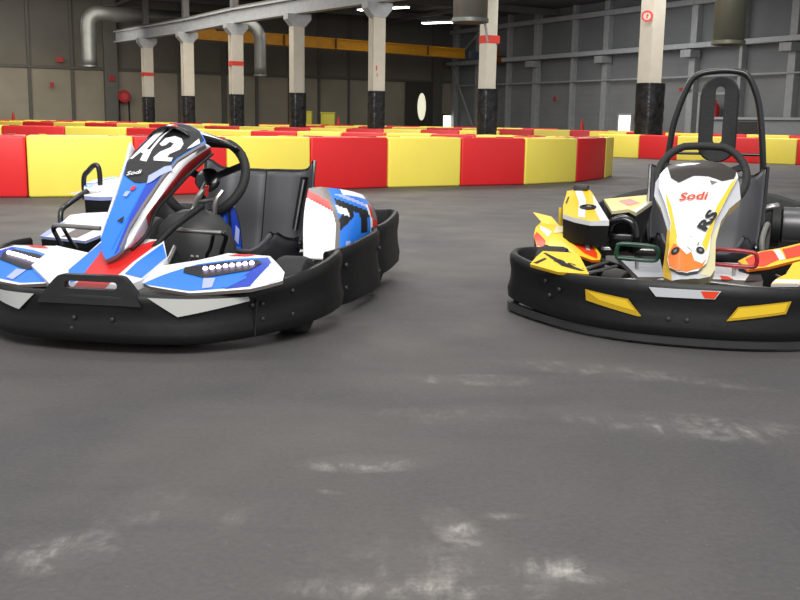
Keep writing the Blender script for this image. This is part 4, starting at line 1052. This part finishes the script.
wall_sign('L', 19.75, 1.95, .16, .2, 'tiny red sign low on the back wall at far left')
wall_sign('L', 19.4, 2.98, .3, .2, 'dull red sign higher on the back wall at far left')
wall_sign('R', 12.35+(-3.6), 1.75, .14, .22, 'tiny red sign on the right wall between two steel posts')
wall_sign('R', 16.45, 2.02, .5, .12, 'red strip sign on the steel post left of the roll bar')
# extinguisher board seen through the headrest
p = onwall('R', 18.12, .5)
e = empty('fire_extinguisher', (p.x, p.y, 0), rzR); tag(e, 'red fire extinguisher post seen through the slot of the headrest', 'fire extinguisher')
bm = bmesh.new(); add_lathe(bm, [(.10, .75), (.17, .80), (.17, 1.35), (.12, 1.48), (.05, 1.52), (.05, 1.62), (.001, 1.62)], Matrix.Identity(4), 20); obj('cylinder', bm, mat('fire_red', (178,30,36), .4), e)
bm = bmesh.new(); add_box(bm, (0, 0, .38), (.26, .2, .76)); obj('stand', bm, black_pl, e, smooth=False)
bm = bmesh.new(); add_box(bm, (0, -.14, 1.05), (.1, .08, .25)); add_box(bm, (0, .14, 1.05), (.1, .08, .25)); obj('paper_label', bm, P('white'), e, smooth=False)
# yellow crates in front of the back wall
for x, y, w, z, lab in ((-3.85, 41.4, .30, 1.02, 'small yellow crate behind the barriers, left of its wider twin'), (-3.05, 41.4, .56, .98, 'wide yellow crate behind the barriers near the back wall')):
    e = empty('plastic_crate', (x, y, 0)); tag(e, lab, 'crate')
    bm = bmesh.new(); add_box(bm, (0, 0, z/2), (w, .5, z), bevel=.03); obj('crate_body', bm, mat('crate_yellow', (216,206,60), .5), e)
    bm = bmesh.new(); add_box(bm, (0, 0, z+.01), (w+.05, .55, .05), bevel=.01); obj('crate_rim', bm, mat('crate_yellow', (216,206,60), .5), e)
# red warning cones on the far barriers line
for x, y, h, lab in ((-6.95, 36.5, .66, 'small red cone left of the banded column'), (-2.27, 35.6, .82, 'small red cone right of the fourth column'), (-14.0, 36.5, .80, 'small red cone at far left in front of the back wall'), (6.0, 34.0, .86, 'small red cone far right before the steel post')):
    e = empty('traffic_cone', (x, y, 0)); tag(e, lab, 'cone')
    bm = bmesh.new(); add_lathe(bm, [(.13, .04), (.03, h), (.001, h+.01)], Matrix.Identity(4), 18); obj('cone_body', bm, mat('cone_red', (190,40,35), .5), e)
    bm = bmesh.new(); add_box(bm, (0, 0, .02), (.36, .36, .04), bevel=.01); obj('cone_base', bm, black_pl, e)
# hanging lamps under the roof; two skylights are built as lamps too
lamp_m = mat('lamp_tube', (255,255,248), .4, emit=9)
for i, (x, y, z, L, rz, lab) in enumerate(((4.75, 37.5, 5.2, 1.0, .2, 'lit strip lamp under the roof right of the banded column'),
      (9.2, 36, 5.15, 1.5, .3, 'lit strip lamp under the roof left of the nearest column'),
      (-15.5, 39, 5.2, 1.2, 0, 'lit strip lamp at the far left roof'),
      (-.9, 43, 5.30, 2.6, -.6, 'long bright skylight strip in the dark roof above the crane girder'),
      (1.6, 46.5, 5.1, 1.8, -.5, 'bright skylight strip in the roof left of the hanging grey duct'),
      (-9.8, 35.0, 5.05, 1.0, .3, 'lit strip lamp above the leftmost column'))):
    e = empty('roof_light', (x, y, z), rz); tag(e, lab, 'lamp')
    bm = bmesh.new(); add_box(bm, (0, 0, .05), (L, .3, .08)); obj('lamp_housing', bm, girt_m, e, smooth=False)
    bm = bmesh.new(); add_box(bm, (0, 0, -.01), (L*.96, .24, .05)); obj('lamp_tube', bm, lamp_m, e, smooth=False)
    bm = bmesh.new(); add_tube(bm, [(-L*.4, 0, .08), (-L*.4, 0, HW-z)], .012, seg=6); add_tube(bm, [(L*.4, 0, .08), (L*.4, 0, HW-z)], .012, seg=6); obj('hanger', bm, dpost_m, e)

# ------------------------------------------------------------------ barrier blocks
bred = mat('barrier_red', (226,40,42), .42, noise=.05, nscale=2, bump=.05, bscale=3)
byel = mat('barrier_yellow', (255,232,96), .42, noise=.04, nscale=2, bump=.05, bscale=3)
ORD = ['first', 'second', 'third', 'fourth', 'fifth', 'sixth', 'seventh', 'eighth', 'ninth', 'tenth', 'eleventh', 'twelfth', 'thirteenth', 'fourteenth', 'fifteenth', 'sixteenth', 'seventeenth', 'eighteenth', 'nineteenth', 'twentieth',
       'twenty-first', 'twenty-second', 'twenty-third', 'twenty-fourth', 'twenty-fifth', 'twenty-sixth', 'twenty-seventh', 'twenty-eighth']
BH = .535
def block(a, b, a2, b2, color, rowname, cnt, group, H=BH):
    """one hollow plastic block: front edge a-b, back edge a2-b2"""
    mid = (a+b+a2+b2)/4; d = b-a; rz = math.atan2(d.y, d.x); L = d.length
    o = empty('barrier_block', (mid.x, mid.y, 0), rz)
    Mi = Matrix.Rotation(-rz, 4, 'Z'); g = .005
    q = [Mi @ (p-mid) for p in (a, b, b2, a2)]
    for i, s in ((0, 1), (1, -1), (2, -1), (3, 1)): q[i].x += s*g
    bm = bmesh.new(); add_prism(bm, [(p.x, p.y) for p in q], 0.0, H)
    bmesh.ops.recalc_face_normals(bm, faces=bm.faces)
    bmesh.ops.bevel(bm, geom=list(bm.edges), offset=.022, segments=3, affect='EDGES', profile=.5)
    obj('block_body', bm, bred if color == 'red' else byel, o, angle=50)
    for sx in (-1, 1):
        bm = bmesh.new(); add_box(bm, (sx*(L/2-.16), 0, H+.003), (.07, .28, .012), bevel=.004)
        obj('strap_slot', bm, mat('slot_red', (160,40,36), .6) if color == 'red' else mat('slot_yellow', (205,175,50), .6), o)
    tag(o, '%s %s block from the left in the %s' % (ORD[cnt % 28], color, rowname), 'barrier', group)
    return o
def row(pts, start, rowname, group, nrm=Vector((0, 1, 0)), H=BH, W=.42):
    cnt = {'red': 0, 'yellow': 0}; col = start
    P_ = [Vector((p[0], p[1], 0)) for p in pts]; n = len(P_); N_ = []
    for i in range(n-1):
        d = P_[i+1]-P_[i]; q = Vector((-d.y, d.x, 0)).normalized(); N_.append(q if q.dot(nrm) > 0 else -q)
    back = []
    for i in range(n):
        a = N_[max(i-1, 0)]; b = N_[min(i, n-2)]; m = (a+b).normalized(); back.append(P_[i]+m*(W/max(.5, m.dot(a))))
    for i in range(n-1):
        block(P_[i], P_[i+1], back[i], back[i+1], col, rowname, cnt[col], group, H); cnt[col] += 1
        col = 'yellow' if col == 'red' else 'red'
def line(a, b, L):
    a = Vector(a); b = Vector(b); n = max(1, round((b-a).length/L)); return [tuple(a.lerp(b, i/n)) for i in range(n+1)]
near = [(-4.27, 8.93), (-3.40, 9.12), (-2.52, 9.48), (-1.738, 10.02), (-.96, 10.62), (-.155, 11.28), (.69, 11.76), (1.489, 12.20), (2.239, 12.92), (2.80, 13.90), (3.05, 14.6)]
row(near, 'red', 'front row nearest the karts', 'front row of track barriers', H=.56)
row2 = [(-8.62, 18.85), (-7.45, 18.8), (-6.26, 18.75), (-5.08, 18.6), (-3.83, 17.9), (-2.58, 17.15), (-1.78, 17.0), (-1.03, 16.95), (-.28, 16.85), (.46, 16.6), (1.17, 16.3), (1.74, 16.0), (2.24, 15.85), (2.72, 15.85)]
row(row2, 'yellow', 'second row behind the front row', 'second row of track barriers')
row(line((-12.2, 30.1), (-5.3, 28.6), 1.05), 'yellow', 'third row on the left half', 'third row of track barriers')
row(line((-4.9, 25.0), (2.2, 23.5), .95), 'red', 'third row in the middle', 'third row of track barriers')
row(line((-15.1, 37.4), (-8.6, 38.6), 1.15), 'red', 'farthest row at left', 'far rows of track barriers')
row(line((-13.2, 34.0), (-5.5, 33.2), 1.1), 'yellow', 'fourth row on the left half', 'fourth row of track barriers')
row(line((-4.6, 32.4), (8.2, 29.6), 1.1), 'yellow', 'fourth row in the middle and right', 'fourth row of track barriers')
row(line((-5.5, 38.5), (5.5, 36.0), 1.2), 'red', 'farthest row behind the middle columns', 'far rows of track barriers')
row([(4.42, 22.95), (5.2, 22.3), (5.85, 21.6), (6.6, 20.95), (7.25, 20.4), (7.78, 19.97), (8.4, 19.5)], 'yellow', 'row behind the roll bar', 'right-hand row of track barriers', H=.51)
row(line((5.0, 27.2), (10.3, 24.2), 1.0), 'yellow', 'second row behind the roll bar', 'second right-hand row of barriers')
# ------------------------------------------------------------------ light
kart_blue(); kart_yellow()
def split(o):
    me = o.data; n = len(me.vertices); par = list(range(n))
    def f(x):
        while par[x] != x: par[x] = par[par[x]]; x = par[x]
        return x
    for e in me.edges: par[f(e.vertices[0])] = f(e.vertices[1])
    groups = {}
    for p in me.polygons: groups.setdefault(f(p.vertices[0]), []).append(p)
    if len(groups) < 2: return
    co = [v.co.copy() for v in me.vertices]; new = []
    for ps in groups.values():
        ids = sorted({i for p in ps for i in p.vertices}); mp = {a: b for b, a in enumerate(ids)}
        m2 = bpy.data.meshes.new(me.name); m2.from_pydata([co[i] for i in ids], [], [[mp[i] for i in p.vertices] for p in ps])
        for m in me.materials: m2.materials.append(m)
        for a, b in zip(m2.polygons, ps): a.material_index = b.material_index; a.use_smooth = b.use_smooth
        m2.update(); new.append(m2)
    o.data = new[0]
    for m2 in new[1:]:
        c = o.copy(); c.data = m2; C.objects.link(c)
for o in list(C.objects):
    if o.type == 'MESH' and o.name.split('.')[0] in ('bolt', 'seat_bracket', 'paper_label', 'hanger', 'reel_leg', 'red_mark', 'pod_fin', 'sign_symbol', 'pedal_lever'): split(o)
def area(name, loc, size, energy, color=(1, 1, 1), rot=(0, 0, 0), sy=None):
    l = bpy.data.lights.new(name, 'AREA'); l.energy = energy; l.size = size; l.color = color
    if sy: l.shape = 'RECTANGLE'; l.size_y = sy
    o = bpy.data.objects.new(name, l); C.objects.link(o); o.location = loc; o.rotation_euler = rot; return o
area('area_light', (-3, 17, 5.1), 8, 800, (1, .97, .9), sy=6)
area('area_light', (6, 22, 5.1), 6, 600, (1, .98, .94), sy=6)
area('area_light', (-8, 30, 5.0), 9, 750, (1, .95, .86), sy=8)
area('area_light', (3, 34, 5.0), 9, 600, (1, .97, .92), sy=8)
area('area_light', (-14, 36, 4.2), 8, 260, (1, .95, .86), rot=(R(70), 0, R(20)), sy=4)  # added lamp, aimed at the back wall to brighten it
area('area_light', (6, 36, 4.2), 8, 90, (.97, .98, 1), rot=(R(70), 0, R(-60)), sy=4)  # added lamp, tilted to brighten the right wall
area('area_light', (0, -1.0, 4.8), 5, 430, (1, .98, .94), rot=(R(52), 0, 0), sy=2.5)  # added fill from behind the camera for kart and barrier fronts
area('area_light', (-1.5, 5.2, 4.9), 7, 420, (1, .98, .93), rot=(R(58), 0, 0), sy=2)  # added lamp over the track that lifts the barrier faces
w = bpy.data.worlds.new('World'); scene.world = w; w.use_nodes = True
w.node_tree.nodes['Background'].inputs['Color'].default_value = (.92, .95, 1, 1)
w.node_tree.nodes['Background'].inputs['Strength'].default_value = .62
# ------------------------------------------------------------------ camera
cam = bpy.data.cameras.new('Camera'); co = bpy.data.objects.new('Camera', cam); C.objects.link(co)
cam.sensor_fit = 'HORIZONTAL'; cam.sensor_width = 36; cam.lens = 36*1000/800
p = R(10.2); r = R(.92)
Fv = Vector((0, math.cos(p), -math.sin(p))); R0 = Vector((1, 0, 0)); U0 = R0.cross(Fv)
Rv = R0*math.cos(r)+U0*math.sin(r); Uv = U0*math.cos(r)-R0*math.sin(r)
Mx = Matrix((Rv, Uv, -Fv)).transposed().to_4x4(); Mx.translation = Vector((0, 0, .75)); co.matrix_world = Mx
cam.clip_end = 200
scene.camera = co
scene.view_settings.view_transform = 'Standard'
